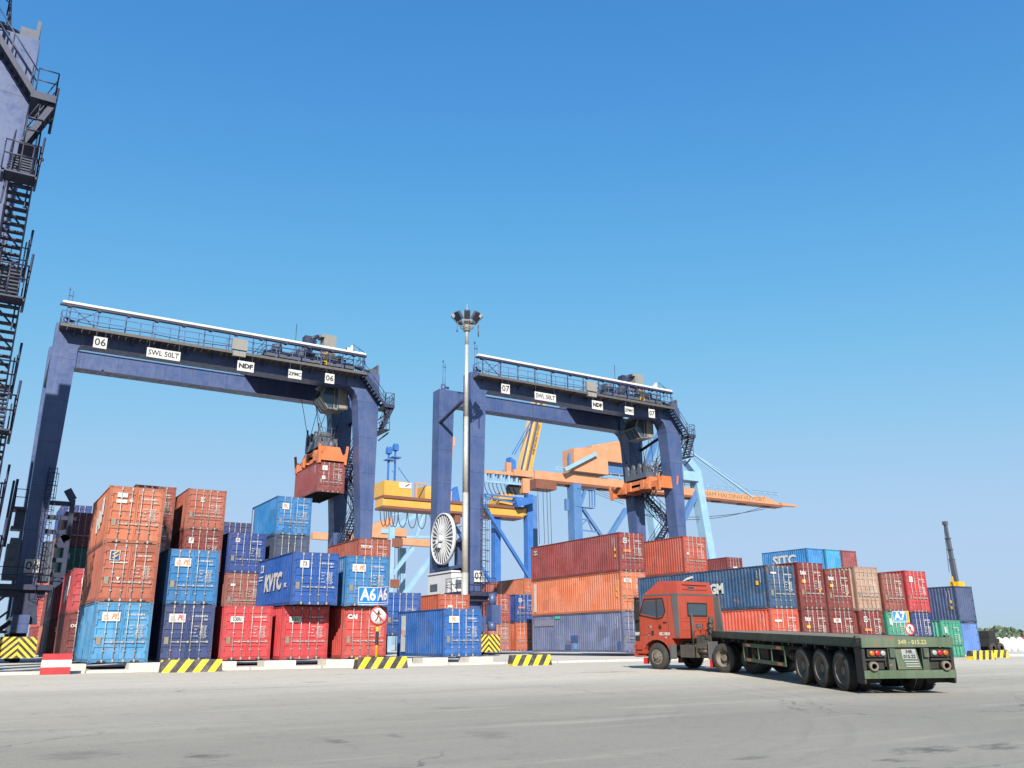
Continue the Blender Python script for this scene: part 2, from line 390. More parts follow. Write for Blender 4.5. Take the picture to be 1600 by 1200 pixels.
def f_rod(h):
    mb = MB().tube((0, -.022, .06), (0, -.022, h-.03), .019, 8)
    for z in (.09, h-.12): mb.box(-.035, .035, -.045, .01, z-.06, z+.06)
    for z in (.5, h*.5, h-.55): mb.box(-.04, .04, -.035, .02, z-.03, z+.03)
    mb.beam((0, -.045, h*.34), (.36, -.045, h*.34-.02), .03, .035)
    mb.box(.26, .34, -.05, .02, h*.34-.06, h*.34+.04)
    return mb.mesh('lock_rod')
def boxm(x0, x1, z0, z1, t=.006): return MB().box(x0, x1, -t, .012, z0, z1).mesh('marking_panel')
BLOCK = 'MAX.GR.   30.480  KGS\n              67.200  LBS\nTARE         2.220  KGS\n               4.890  LBS\nNET         28.260  KGS\n              62.310  LBS\nCU.CAP.      33.2  CU.M\n              1.170  CU.FT'
PAINTS = {}
def cpaint(rgb, wear=1.):
    k = (rgb, wear)
    if k not in PAINTS:
        nm = 'container_paint'
        PAINTS[k] = (paint(nm, rgb, .32*wear, .3*wear, .26*wear, .5, bump=.5, patch=.4*min(1.3, wear)), paint(nm+'_frame', tuple(int(x*.86) for x in rgb), .35*wear, .4*wear, .7*wear, .6))
    return PAINTS[k]
GRP_A = 'stacked shipping containers'
def container(x, y, z, L, h, rgb, label, style='rib', detail=2, code=None, size='22G1', logo=None, wear=1., rodmat=None, front='door', rotz=0., markc=None, group=GRP_A, side=None):
    """x, y, z: lower corner of the door end nearest the lane"""
    r = empty('shipping_container', (x, y, z), (0, 0, rotz)); tag(r, label, 'container', group)
    pm, fm = cpaint(rgb, wear); mk = markc or WHITE
    put('frame', cached(('fr', L, h), lambda: f_frame(L, h)), [fm, DARK], r)
    put('side_panel', cached(('sl', L, h), lambda: f_side(L, h, -1)), pm, r)
    put('side_panel', cached(('sr', L, h), lambda: f_side(L, h, 1)), pm, r)
    put('roof_panel', cached(('rf', L, h), lambda: f_roof(L, h)), pm, r)
    put('floor', cached(('fl', L), lambda: f_floor(L)), DARK, r)
    ew = cached(('ew', h), lambda: f_end(h))
    if front == 'door':
        e = put('end_wall', ew, pm, r, (CW, L, 0), (0, 0, math.pi))
        for k in (0, 1):
            d = put('door', cached(('dr', h, style), lambda: f_door(h, style)), pm, r, (.13+k*1.095, 0, 0))
            if detail >= 1:
                for rx in ((.42, .86) if k == 0 else (.2, .64)):
                    put('lock_rod', cached(('rod', h), lambda: f_rod(h)), rodmat or GALV, d, (rx, 0, 0))
            if detail >= 2:
                if k == 1:
                    if code: text('serial_number', code, .115, mk, d, (.6, -.008, h*.79), sx=.8, bold=.003); text('size_code', size, .1, mk, d, (.82, -.008, h*.73), sx=.8, bold=.003)
                    text('weight_table', BLOCK, .076, mk, d, (.6, -.008, h*.51), sx=.8, bold=.001)
                else:
                    put('data_plate', cached('dpl', lambda: boxm(-.1, .1, -.16, .16)), PLATE, d, (.2, 0, h*.36))
        if logo and detail >= 1: logo(r, h)
    else:
        put('end_wall', ew, pm, r)
        e = put('end_wall', ew, pm, r, (CW, L, 0), (0, 0, math.pi))
    if side: side(r, L, h)
    return r
def panel(r, x0, x1, z0, z1, mat, y=-.006, nm='marking_panel', t=.006):
    return put(nm, MB().box(x0, x1, y-t, y+.004, z0, z1), mat, r)
def lg_pil(r, h, col=None):
    p = panel(r, .36, 1.1, h*.68, h*.83, WHITE); text('company_mark', 'PIL', .34, col or ORAMARK, p, (.9, -.018, h*.755), bold=.008, shear=.25, sx=.75)
    for i in range(4): panel(p, .42, .66-.02*i, h*.70+.06*i, h*.70+.06*i+.025, ORAMARK if not col else PLATE, -.013)
def lg_pilred(r, h): lg_pil(r, h, REDMARK)
def lg_text(s, size, x=.55, zf=.78, mat=None, **k):
    def f(r, h): text('company_mark', s, size, mat or WHITE, r, (x, -.012, h*zf), **k)
    return f
def lg_plate(x0=.34, x1=.84, z0=.68, z1=.8, s=None, col=None, pm=None):
    def f(r, h):
        p = panel(r, x0, x1, h*z0, h*z1, pm or WHITE)
        if s: text('company_mark', s, h*(z1-z0)*.8, col or REDMARK, p, ((x0+x1)/2, -.018, h*(z0+z1)/2), sx=.7, bold=.006)
    return f
def lg_flo(r, h):
    p = panel(r, .36, .78, h*.70, h*.87, WHITE); panel(p, .39, .75, h*.71, h*.86, BLUEMARK, -.014)
    for dz in (0, .16):
        put('emblem_stroke', MB().add([(.46, -.024, h*.735+dz), (.6, -.024, h*.755+dz), (.72, -.024, h*.80+dz), (.7, -.024, h*.81+dz), (.58, -.024, h*.775+dz), (.46, -.024, h*.75+dz)], [(0,1,2,3,4,5)]), YELMARK, p)
    text('web_address', 'www.florens.com', .1, WHITE, r, (.75, -.012, h*.67), bold=.005)
    put('warning_triangle', MB().add([(.72, -.012, h*.42), (.88, -.012, h*.42), (.80, -.012, h*.36)], [(0, 2, 1)]), WHITE, r)
def lg_cai(r, h): text('company_mark', 'CAI', .3, WHITE, r, (.5, -.012, h*.8), bold=.022, sx=1.1)
def lg_tex(r, h):
    text('company_mark', 'tex', .42, WHITE, r, (.5, -.012, h*.78), bold=.012); panel(r, .36, .66, h*.56, h*.63, YELMARK)
    panel(r, 1.85, 1.98, h*.36, h*.43, YELMARK)
def lg_em(r, h):
    p = panel(r, .4, .74, h*.72, h*.86, WHITE); panel(p, .46, .68, h*.745, h*.835, BLACK, -.014); panel(p, .5, .64, h*.77, h*.81, WHITE, -.022); panel(r, .85, .93, h*.77, h*.8, WHITE)
    panel(r, .36, 1.1, h*.5, h*.56, ORAMARK)
def sd_kvtc(r, L, h):
    text('side_lettering', 'KVTC', 1.15, WHITE, r, (-.006, L*.52, h*.47), LF, bold=.06, sx=1.0, shear=.12); text('side_lettering', 'INC', .3, WHITE, r, (-.006, L*.16, h*.38), LF, bold=.01, sx=.7, shear=.2)
    p = put('marking_panel', MB().box(-.012, .0, L*.82, L*.9, h*.72, h*.88), WHITE, r); put('marking_panel', MB().box(-.02, -.0125, L*.84, L*.88, h*.76, h*.85), BLUEMARK, p)
    put('marking_panel', MB().box(-.012, 0, L*.82, L*.94, h*.62, h*.65).box(-.012, 0, L*.84, L*.94, h*.56, h*.59), WHITE, r)
def sd_strip(y0, y1, s=None, mat=None):
    def f(r, L, h):
        p = put('marking_panel', MB().box(-.012, 0, y0, y1, h*.1, h*.9), WHITE, r)
        if s: text('side_lettering', s, (y1-y0)*.9, mat or REDMARK, p, (-.022, (y0+y1)/2, h*.5), LF, sx=.7)
    return f
def sd_marks(r, L, h):
    mb = MB()
    for i in range(9): mb.box(-.012, 0, .55, .6, h*.6+i*.09, h*.6+i*.09+.06)
    for i in range(5): mb.box(-.012, 0, .8, .84, h*.7+i*.1, h*.7+i*.1+.06)
    put('side_lettering', mb, WHITE, r)
def sd_hc(r, L, h):
    sd_marks(r, L, h); put('height_sticker', MB().box(-.012, 0, .45, .62, h*.52, h*.6).box(-.012, 0, .45, .62, h*.36, h*.44), YELMARK, r)
def sd_maroon(r, L, h):
    sd_hc(r, L, h)
    c = L-.75; mb = MB()
    mb.beam((-.008, c-.22, h*.74), (-.008, c+.22, h*.86), .07, .012, (1,0,0)); mb.beam((-.008, c-.22, h*.86), (-.008, c+.22, h*.74), .07, .012, (1,0,0)); mb.box(-.012, 0, c-.2, c+.2, h*.74, h*.76).box(-.012, 0, c-.2, c+.2, h*.84, h*.86)
    put('side_emblem', mb, WHITE, r)
def swoosh(mb, pts, x=-.012):
    for (y0, z0, w0), (y1, z1, w1) in zip(pts, pts[1:]): mb.add([(x, y0, z0-w0), (x, y1, z1-w1), (x, y1, z1+w1), (x, y0, z0+w0)], [(0, 1, 2, 3)])
def sd_cma(r, L, h):
    text('side_lettering', 'CMA CGM', .85, WHITE, r, (-.006, 5.6, h*.52), LF, bold=.045, sx=.95)
    mb = MB(); swoosh(mb, [(8.0, h*.66, .02), (7.6, h*.76, .05), (7.1, h*.84, .07), (6.6, h*.87, .08), (6.4, h*.87, .04)]); swoosh(mb, [(4.8, h*.14, .02), (4.55, h*.2, .04), (4.35, h*.3, .03)])
    put('side_emblem', mb, WHITE, r); sd_marks(r, L, h); put('sticker', MB().box(-.012, 0, .75, .95, h*.55, h*.65), YELMARK, r)
def sd_hap(r, L, h):
    mb = MB()
    for k in (0, 1): swoosh(mb, [(9.9, h*.28-k*.42+.2, .05), (9.5, h*.3-k*.42+.2, .12), (9.1, h*.42-k*.42+.2, .14), (8.2, h*.46-k*.42+.2, .1)])
    put('side_emblem', mb, WHITE, r); sd_marks(r, L, h); put('sticker', MB().box(-.012, 0, .4, .55, h*.36, h*.5), YELMARK, r)
def sd_sitc(r, L, h): text('side_lettering', 'SITC', 1.35, WHITE, r, (-.006, L*.5, h*.58), LF, bold=.05, sx=1.15)
def sd_white(r, L, h):
    mb = MB()
    for i, (a, b, c, d) in enumerate(((1.6, 2.0, .45, .85), (2.0, 2.5, .35, .7), (2.5, 2.9, .45, .75), (2.9, 3.4, .3, .62), (1.3, 1.7, .6, .95))): mb.box(-.012-.002*i, 0, a, b, h*c*.9, h*d*.9)
    put('side_lettering', mb, WHITE, r)
def sd_patch(r, L, h):
    pb = plain('repaint_patch', (64, 84, 136), .5); pl = plain('pale_patch', (132, 132, 150), .6); pg = plain('green_sticker', (70, 190, 160), .5); pc = plain('sky_patch', (90, 150, 205), .5)
    put('repaint_patch', MB().box(-.004, .002, 5.6, 6.6, .75, 1.25), pb, r); put('repaint_patch', MB().box(-.004, .002, 6.6, 7.4, .2, .55), pb, r); put('repaint_patch', MB().box(-.004, .002, .3, .7, .2, .75), pb, r)
    put('repaint_patch', MB().box(-.006, .002, 5.75, 6.15, .2, .62), pc, r); put('pale_patch', MB().box(-.004, .002, 8.9, 11.8, h*.7, h*.87), pl, r); put('green_sticker', MB().box(-.01, .002, 8.0, 8.7, h*.89, h*.96), pg, r); sd_marks(r, L, h)
def T(k, base=.1): return base+k*H
OR, BR, MAR, RED, BLU, NV, LB = (198, 100, 56), (170, 84, 60), (128, 48, 50), (206, 46, 50), (12, 100, 170), (42, 64, 112), (38, 142, 198)
A6 = [4.75, 7.75, 10.75, 13.45, 16.55, 19.5, 22.4]
C = container
# front bay of the A6 block
C(4.75, 42.6, T(0), L20, H, LB, 'faded light blue container at the bottom of the leftmost front stack', code='PCIU 218084 8', logo=lg_pil, wear=1.5)
C(4.75, 42.6, T(1), L20, H, (178, 88, 56), 'brown orange container with square blue and yellow emblem, above the faded light blue one', code='FCIU 327910 8', logo=lg_flo, wear=1.1)
C(4.75, 42.6, T(2), L20, H, (198, 104, 62), 'bright orange container topping the leftmost front stack, white mark on its side', code='UACU 380021 1', logo=lambda r, h: (lg_plate(.36, .8, .8, .88)(r, h), lg_plate(.34, .8, .70, .76)(r, h), lg_plate(.9, 1.05, .73, .77)(r, h)), side=sd_white)
C(7.8, 43.9, T(0), L20, H, (44, 64, 116), 'navy container with white and red company panel, on the ground behind the hazard barrier', code='PCIU 288229 8', logo=lg_pilred)
C(7.8, 43.9, T(1), L20, H, (0, 118, 184), 'mid blue container with white panel, stacked on the navy one', code='PCIU 286901 5', logo=lg_pil)
for x, y, l in ((10.75, 44.3, 'bright red container on the ground right beside the navy one'), (13.5, 43.7, 'bright red container under the royal blue one with big side lettering')):
    C(x, y, T(0), L20, H, (214, 48, 54), l, code='ALLU 290215 8', logo=lg_plate(.36, .98, .69, .80, 'SUDU', BLACK), wear=.7, group='twin bright red containers')
C(13.45, 42.5, T(1), L20, H, (4, 82, 168), 'royal blue container with big white side lettering, on the second red one', code='KVTU 100348 8', logo=lg_plate(.4, .86, .70, .84, 'T3', BLACK), side=sd_kvtc, wear=.6)
C(16.6, 43.4, T(0), L20, H, (206, 64, 52), 'orange red container on the ground behind the A6 sign post', code='CAIU 271520 4', logo=lg_cai)
C(16.5, 43.1, T(1), L20, H, (4, 120, 186), 'sky blue container just above and behind the A6 sign', code='PCIU 372140 2', logo=lg_pil, side=sd_marks)
C(22.5, 43.6, T(0), L20, H, (6, 98, 180), 'single blue container on the ground with a white strip on its long side', code='PCIU 800224 1', logo=lg_plate(.36, .98, .70, .84, 'PIL', ORAMARK), side=sd_strip(4.9, 5.5, 'P I L'))
# second bay
C(5.05, 57.6, T(0), L20, H, (120, 46, 46), 'maroon container at ground level just left of the faded light blue one', logo=lg_text('OOCL', .26, .6, .72, bold=.01), detail=1)
C(5.05, 57.6, T(1), L20, H, (190, 40, 48), 'red container with a white plate, left of the brown orange one', logo=lg_plate(.5, .95, .66, .78, 'HS', BLACK), detail=1, side=sd_white)
def fill(cols, y, n, L=L20, base=.1, h=H):
    i = 0
    for x in cols:
        for k in range(n):
            C(x, y, base+k*h, L, h, random.choice([MAR, BR, NV, RED, OR, BLU]), 'container buried inside the stacks, hidden by the ones before it', detail=0, group='containers hidden inside the stacks'); i += 1
C(7.8, 57.1, T(2), L20, H, (140, 62, 54), 'maroon container third up, in the stack behind the bright orange one', detail=2, code='TCKU 200314 6')
C(7.8, 57.1, T(3), L20, H, (164, 76, 56), 'red brown container on top of the stack right behind the bright orange one', detail=2, code='FCIU 320078 5')
C(10.9, 56.9, T(2), L20, H, (142, 58, 48), 'maroon container with small square emblem, under the free standing brown top one', detail=2, code='FCIU 298401 7', logo=lg_plate(.36, .66, .66, .8, 'F', BLUEMARK))
C(10.9, 56.9, T(3), L20, H, (182, 92, 64), 'light brown container on top of the stack above the mid blue one', detail=2, code='FCIU 325007 5', logo=lg_plate(.85, 1.1, .68, .8, 'UM', PLATE))
C(13.8, 57.2, T(1), L20, H, (160, 92, 80), 'pinkish brown container above the first bright red one, half behind the royal blue one', detail=2, code='TRLU 281745 1', logo=lg_plate(.36, .66, .68, .74))
C(13.8, 57.2, T(2), L20, H, (18, 66, 146), 'strong blue container with small pink plate, on the pinkish brown one', detail=2, code='APZU 335772 8', logo=lg_plate(.44, .72, .76, .86, 'APL', REDMARK))
C(16.7, 57.0, T(2), L20, H, (62, 74, 104), 'greyish navy container under the raised sky blue one', detail=1, style='grid')
C(16.7, 57.0, T(3), L20, H, (0, 122, 190), 'sky blue container highest in the middle of the A6 block', code='PCIU 250714 8', logo=lg_plate(.4, .86, .66, .82, 'PIL', ORAMARK), side=sd_strip(5.5, 5.75))
C(22.4, 56.4, T(2), L20, H, (168, 82, 62), 'brown container behind and above the sky blue one at the A6 sign', detail=2, code='TGHU 301122 4', logo=lg_text('TRITON', .24, .62, .78, bold=.01))
fill([7.8, 10.9], 57., 2); fill([13.8], 57.2, 1); fill([16.7], 57., 2); fill([22.4], 56.4, 2)
# further bays on the left
C(5.2, 71.6, T(0), L20, H, (112, 44, 46), 'maroon container at ground level under a red one, second bay back on the left', logo=lg_plate(.4, .8, .66, .8, 'UES', BLACK), detail=1)
C(5.2, 71.6, T(1), L20, H, (150, 44, 48), 'dull red container below the green one', logo=lg_plate(.5, 1.0, .66, .8, 'UES', BLACK), detail=1, side=sd_white)
C(5.2, 71.6, T(2), L20, H, (36, 110, 96), 'green container in the tall stack on the far left', logo=lg_plate(.4, .7, .66, .82), detail=1, style='grid')
C(5.2, 71.6, T(3), L20, H, (140, 40, 46), 'maroon container above the green one, white letters on its door', logo=lg_cai, detail=1, style='grid')
C(5.9, 86.0, T(4), L20, H, (20, 62, 140), 'dark blue container peeking out on top, behind the tall stack on the left', logo=lg_plate(.6, 1.2, .62, .72), detail=1)
fill([5.9], 86., 4)
for k in range(4):
    C(5.9, 100.5, T(k), L20, H, [(150, 40, 44), (206, 66, 46), (196, 50, 46), (186, 44, 46)][k], ['dark red', 'orange red', 'scarlet', 'crimson'][k]+' container in the most distant stack beside the left crane leg, '+['lowest', 'second up', 'third up', 'topmost'][k], detail=1, logo=lg_text('C', .8, .8, .62, bold=.05))
C(16.7, 71.6, T(3), L20, H, (50, 60, 120), 'navy container with purple label behind the strong blue one', detail=1, logo=lambda r, h: (lg_plate(.3, .6, .3, .5, pm=REDMARK)(r, h), lg_plate(.8, 1.0, .3, .42, pm=YELMARK)(r, h)))
fill([16.7], 71.6, 3)
# containers on trailers behind the single blue one
C(21.9, 50.3, 1.3, L20, H, (14, 84, 166), 'blue container on a trailer, a sliver seen left of the single blue one', side=sd_marks)
C(26.7, 52.6, 1.42, L20, H, (192, 84, 48), 'orange brown container on a trailer, its top showing above the single blue one', code='HJCU 846370 1', logo=lambda r, h: (lg_plate(.3, .7, .50, .64)(r, h), lg_plate(.75, 1.12, .42, .72, 'T', BLACK)(r, h)), side=sd_strip(5.2, 5.4))
# A7 block, first bay
M2 = (132, 52, 48)
C(41.2, 37.0, T(0), L40, H, (222, 84, 52), 'orange red long container behind the truck with white wave emblem on its side', code='HLXU 404512 0', logo=lg_plate(.3, .9, .7, .75), side=sd_hap)
C(41.2, 37.0, T(1), L40, H, (30, 80, 122), 'long blue container behind the truck cab with big white side letters', code='CMAU 116670 2', size='42G1', logo=lg_plate(.3, .8, .8, .84), side=sd_cma, wear=2.)
C(44.2, 37.2, T(0), L40, H, M2, 'maroon container at ground level with white company letters, right of the orange red one', code='GATU 087431 1', logo=lg_tex)
C(44.2, 37.2, T(1), L40, HC, (136, 50, 48), 'maroon container next to the long blue one, white letters and yellow plate on its door', code='TEXU 705148 2', size='45G1', logo=lg_tex)
C(47.2, 37.5, T(0), L40, H, M2, 'maroon ground level container with white lettered plate, second right of the orange red one', code='GESU 511203 6', logo=lg_plate(.32, .98, .70, .8, 'GESU', REDMARK))
C(47.2, 37.5, T(1), L40, H, (134, 54, 48), 'maroon container with white letters left of the beige one', code='TEXU 480077 5', size='42G1', logo=lg_tex)
C(50.3, 37.6, T(0), L40, H, (136, 50, 46), 'maroon container under the beige one, small white emblem on its door', code='TTNU 411206 0', logo=lg_em)
C(50.3, 37.6, T(1), L40, HC, (186, 148, 124), 'beige container in the top row of the A7 block', wear=.7)
C(53.5, 37.9, T(0), L40, H, (56, 160, 130), 'green container at ground level behind the A7 sign', style='grid', logo=lg_plate(.3, .62, .66, .82), code='EGHU 826611 5')
C(53.5, 37.9, T(1), L40, H, (150, 72, 58), 'worn brown container above the A7 sign, between the beige and the red ones', code='TCNU 633518 0', size='42G1', wear=1.6)
C(56.7, 38.2, T(0), L40, H, (40, 62, 124), 'dark blue container at ground level under the bright red one', code='CRXU 912003 9')
C(56.7, 38.2, T(1), L40, HC, (204, 44, 52), 'bright red container at the right end of the top row', code='KKFU 773104 6', size='45G1', logo=lg_plate(.4, .8, .72, .86, 'K', REDMARK))
C(59.8, 38.0, -.43, L20, H, (60, 168, 138), 'bright green short container with ribbed doors, before the two tier blue stack', style='grid', logo=lg_plate(.36, .66, .66, .82), code='EMCU 310442 7', rodmat=cpaint((60, 168, 138))[1])
C(69.2, 42.3, -.42, L40, H, (70, 122, 196), 'blue container with plain corrugated end wall, lowest of the rightmost stack', front='wall')
C(69.1, 42.2, -.42+H, L40, HC, (62, 80, 122), 'grey navy container with plain end wall, on top of the rightmost stack', front='wall', side=sd_hc)
# A7 second bay
z = .1
C(41.0, 50.9, z, L40, HC, (100, 112, 150), 'dull grey blue long container at ground level with repainted patches', code='NYKU 591147 0', side=sd_patch, wear=1.3)
C(41.0, 50.9, z+HC, L40, HC, (222, 120, 74), 'orange long container in the middle of the three high stack left of the truck', code='GVCU 503310 8', logo=lg_plate(.3, 1.0, .72, .82, 'GOLD', REDMARK), side=lambda r, L, h: (sd_strip(L-.75, L-.4)(r, L, h), sd_hc(r, L, h)))
C(41.0, 50.9, z+2*HC, L40, HC, (150, 62, 60), 'maroon long container topping the three high stack left of the truck', code='DFSU 681122 7', size='45G1', logo=lg_em, side=sd_maroon)
C(47.0, 50.4, z+2*HC, L40, HC, (190, 78, 54), 'orange brown long container behind the blue lettered one, third tier', logo=lg_plate(.3, .5, .5, .56), code='TRLU 751960 3')
fill([47.0], 50.4, 2, L40, z, HC)
# A7 back bays
C(41.4, 71.2, T(0), L40, H, (176, 110, 96), 'pinkish brown container at ground level beside the crane bogie', code='TGHU 741205 7')
C(41.4, 71.2, T(1), L40, H, (178, 76, 62), 'red brown container with white lettering, behind the crane leg number plate', code='FCIU 902347 1')
C(44.4, 71.2, T(0), L40, H, (204, 96, 54), 'orange container at ground level just left of the grey blue long one', code='GLDU 520091 4')
C(44.4, 71.2, T(1), L40, H, (26, 72, 152), 'deep blue container left of the orange long one', code='DFSU 240310 6', logo=lg_em)
C(53.2, 83.4, T(2), L20, H, (206, 112, 68), 'orange short container seen side on, above the deep blue one', side=sd_strip(4.9, 5.05))
C(53.2, 89.9, T(2), L20, H, (186, 88, 66), 'terracotta short container seen side on, right of the crane leg', side=sd_marks)
fill([53.2], 83.4, 2); fill([53.2], 89.9, 2)
# A8 block beyond
zb = -.35
C(72.9, 59.9, zb+3*H, L20, H, (0, 132, 206), 'bright blue container with white side lettering on the far top tier', front='wall', side=sd_sitc)
C(75.5, 59.7, zb+3*H, L20, H, (36, 156, 210), 'cyan container with plain end wall on the far top tier', front='wall')
C(78.1, 59.7, zb+3*H, L20, H, (150, 66, 70), 'dull maroon container right of the cyan one on the far top tier', front='wall')
C(72.6, 70.9, zb+3*H, L20, H, (134, 50, 50), 'dark maroon container far back between the orange brown and bright blue ones', detail=1, logo=lg_plate(.9, 1.6, .3, .6))
fill([72.9, 75.5, 78.1], 59.8, 3, base=zb); fill([72.6], 70.9, 3, base=zb)
# container far right
C(163.2, 82.6, -1.2, L20, H, (196, 44, 44), 'red container at the right edge of the picture beside the white bags', front='wall')
# concrete bearing pads under the first row
n = 0
for cx, y in [(c, 42.2) for c in (3.9, 7.1, 10.2, 13.0, 16.0, 19.1)]+[(21.6, 43.0), (24.4, 43.0)]:
    px = MB().box(-.75, .75, -.3, .9, -.35, .262)
    o = put('bearing_pad', px, CONC, None, (cx, y, -.17)); n += 1
    tag(o, 'low white concrete pad under the front corners of the lowest containers', 'concrete pad', 'concrete pads under the front row')

# ------------------------------------------------------------------ rubber tyred gantry cranes
def rail(mb, pts, hgt=1.05, step=1.2, r=.028, mid=True):
    for a, b in zip(pts, pts[1:]):
        a = Vector(a); b = Vector(b); L = (b-a).length; n = max(1, int(L/step))
        for i in range(n+1):
            p = a.lerp(b, i/n); mb.tube(p, p+Vector((0,0,hgt)), r, 5)
        for k in ((1., .55) if mid else (1.,)): mb.tube(a+Vector((0,0,hgt*k)), b+Vector((0,0,hgt*k)), r, 5)
def stair(mb, a, b, wid, wdir, tread=.24, rails=True):
    a = Vector(a); b = Vector(b); wd = Vector(wdir)*wid; n = max(3, int(abs(a.z-b.z)/tread)); d = (b-a); hd = Vector((d.x, d.y, 0)).normalized()
    for o in (Vector(), wd): mb.beam(a+o, b+o, .06, .22)
    for i in range(n):
        p = a.lerp(b, (i+.5)/n); q = p+wd
        mb.beam(p+hd*0, q, .28, .05, (0,0,1))
    if rails:
        up = Vector((0,0,1))
        for o in (Vector(), wd):
            for k in (1.0, .55): mb.tube(a+o+up*k, b+o+up*k, .028, 5)
            for i in range(0, n+1, 4): p = a.lerp(b, i/n)+o; mb.tube(p, p+up, .028, 5)
def zigzag(r, zz, ya, yb, xo, dz, drift, zend=4.):
    made = []
    while zz > zend:
        z2 = zz-dz
        st = MB(); stair(st, (xo, ya, zz), (xo, yb, z2), .8, (1, 0, 0), .2)
        for k in range(4): st.beam(Vector((xo, ya, zz-.15)).lerp(Vector((xo, yb, z2-.15)), k/4), Vector((xo+.8, ya, zz-.15)).lerp(Vector((xo+.8, yb, z2-.15)), (k+1)/4), .05)
        for o in (0, .8):
            st.beam((xo+o, ya, zz-.9), (xo+o, yb, z2-.9), .06)
            for k in range(6): st.beam(Vector((xo+o, ya, zz-.1)).lerp(Vector((xo+o, yb, z2-.1)), k/6), Vector((xo+o, ya, zz-.9)).lerp(Vector((xo+o, yb, z2-.9)), (k+1)/6), .045)
        made.append(put('stair', st, NAVYD, r))
        o = .9 if yb > ya else -.9; x0 = xo-.15; ld = MB()
        for k in range(9): ld.box(x0, xo+1.05, min(yb, yb+o)+k*.1, min(yb, yb+o)+k*.1+.07, z2-.06, z2)
        ld.box(xo+1.0, xo+1.06, min(yb, yb+o), max(yb, yb+o), z2-.14, z2+.1).box(x0, x0+.1, min(yb, yb+o), max(yb, yb+o), z2-.14, z2)
        rail(ld, [(xo+1.03, yb, z2), (xo+1.03, yb+o, z2), (x0, yb+o, z2)], 1.1, .5)
        ld.tube((xo+1.03, yb+o*.5, z2-.4), (xo+1.1, yb+o*.5, z2+1.7), .05, 5)
        made.append(put('landing', ld, NAVYD, r))
        zz = z2; ya, yb = yb, ya; xo += drift
    return made
def make_rtg():
    r = empty('gantry_crane', (2.5, 67.0, -.17))
    # legs
    for y0, nm in ((0, 'near'), (6.2, 'far')):
        lg = MB()
        pl = [(0, 2.9), (1.2, 2.9), (1.3, 10), (1.6, 21.8), (1.66, 22.06), (1.8, 22.24), (2.0, 22.3), (2.0, 23.7), (0, 23.7)]
        lg.prism(pl, y0, y0+1.4)
        put('leg', lg, NAVY, r)
        lg = MB()
        pr = [(24.35, 2.9), (25.25, 2.9), (25.3, 11), (25.42, 21), (25.42, 23.7), (22.4, 23.7), (22.4, 22.3), (22.7, 22.24), (23.1, 21.95), (23.4, 21.4), (23.5, 20.8), (24.2, 11)]
        lg.prism(pr, y0+.002, y0+1.398)
        put('leg', lg, NAVY, r)
        put('girder', MB().box(2.0, 22.4, y0+.1, y0+1.3, 22.33, 23.66).box(2.0, 22.4, y0+.01, y0+1.36, 22.28, 22.33).box(2.0, 22.4, y0+.01, y0+1.36, 23.66, 23.72), NAVY, r)
        put('trolley_rail', MB().box(.3, 25.1, y0+.6, y0+.75, 23.72, 23.82), STEEL, r)
    for k, x in enumerate((.6, 24.8)):
        sb = MB().box(x-.5, x+.5, -.9, 8.5, 1.85, 3.0); sb.box(x-.52, x+.52, -.2, 1.6, 3.0, 3.25).box(x-.52, x+.52, 6., 7.8, 3.0, 3.25)
        put('sill_beam', sb, NAVY, r)
        put('tie_pipe', MB().tube((x+(-.45 if k == 0 else .45), 1.3, 21.6), (x+(-.45 if k == 0 else .45), 6.4, 20.4), .16, 10), NAVYD, r)
        for y in (.4, 7.2):
            b = put('bogie', MB().box(x-.62, x+.62, y-1.25, y+1.25, 1.0, 1.5).box(x-.5, x+.5, y-.5, y+.5, 1.4, 2.0), NAVYD, r)
            for yy in (y-1.0, y+1.0):
                wl = put('wheel', MB().lathe([(-.3,.3),(-.3,.62),(-.22,.74),(.22,.74),(.3,.62),(.3,.3)], (x, yy, .75), 'x', 24), RUBBER, b)
                put('rim', MB().lathe([(-.25,.0),(-.25,.32),(.25,.32),(.25,0)], (x, yy, .75), 'x', 16), NAVYD, wl)
    for x in (0.6, 24.8):
        p = put('bumper_guard', MB().box(-.45, 1.65, -.07, .07, -.62, .68).box(-.4, 1.6, .07, .5, -.5, .6), [CHEV], r, (x-.6, -2.15, .92))
    # top walkway, railings, white cable cover
    wk = MB()
    for i in range(47):
        wk.box(.2+i*.5, .66+i*.5, -1.2, .0, 23.14, 23.2)
    wk.box(.2, 23.7, -1.24, -1.16, 23.08, 23.3).box(.2, 23.7, -.1, -.04, 23.08, 23.2)
    put('walkway', wk, GRATE, r)
    br = MB()
    for i in range(12):
        x = 1.2+i*2; br.prism([(-1.1, 23.1), (0.09, 23.1), (.09, 22.8), (-.1, 22.8), (-.3, 22.98), (-1.1, 23.02)], x-.05, x+.05, 'x')
    put('bracket', br, NAVY, r)
    rl = MB(); rail(rl, [(.2, -.05, 23.2), (.2, -1.08, 23.2), (23.6, -1.08, 23.2)], 1.1, 1.05)
    rl.beam((.75, -1.0, 23.3), (2.6, -1.0, 24.7), .06).beam((.75, -1.0, 24.7), (2.6, -1.0, 23.3), .06)
    for i in range(13):
        x = .7+i*1.9; rl.beam((x, -.95, 23.2), (x, -.95, 24.85), .09)
    put('railing', rl, NAVY, r)
    cv = MB().prism([(-1.12, 24.9), (-.72, 24.9), (-.7, 25.0), (-.8, 25.1), (-1.05, 25.1), (-1.14, 25.0)], .15, 23.6, 'x')
    put('cable_cover', cv, CREWHITE, r)
    ru = MB().box(.0, 23.7, -1.08, -.78, 24.74, 24.86)
    for i in range(12): ru.box(.5+i*2, .75+i*2, -1.1, -.76, 24.66, 24.8)
    put('cable_rail', ru, NAVYD, r)
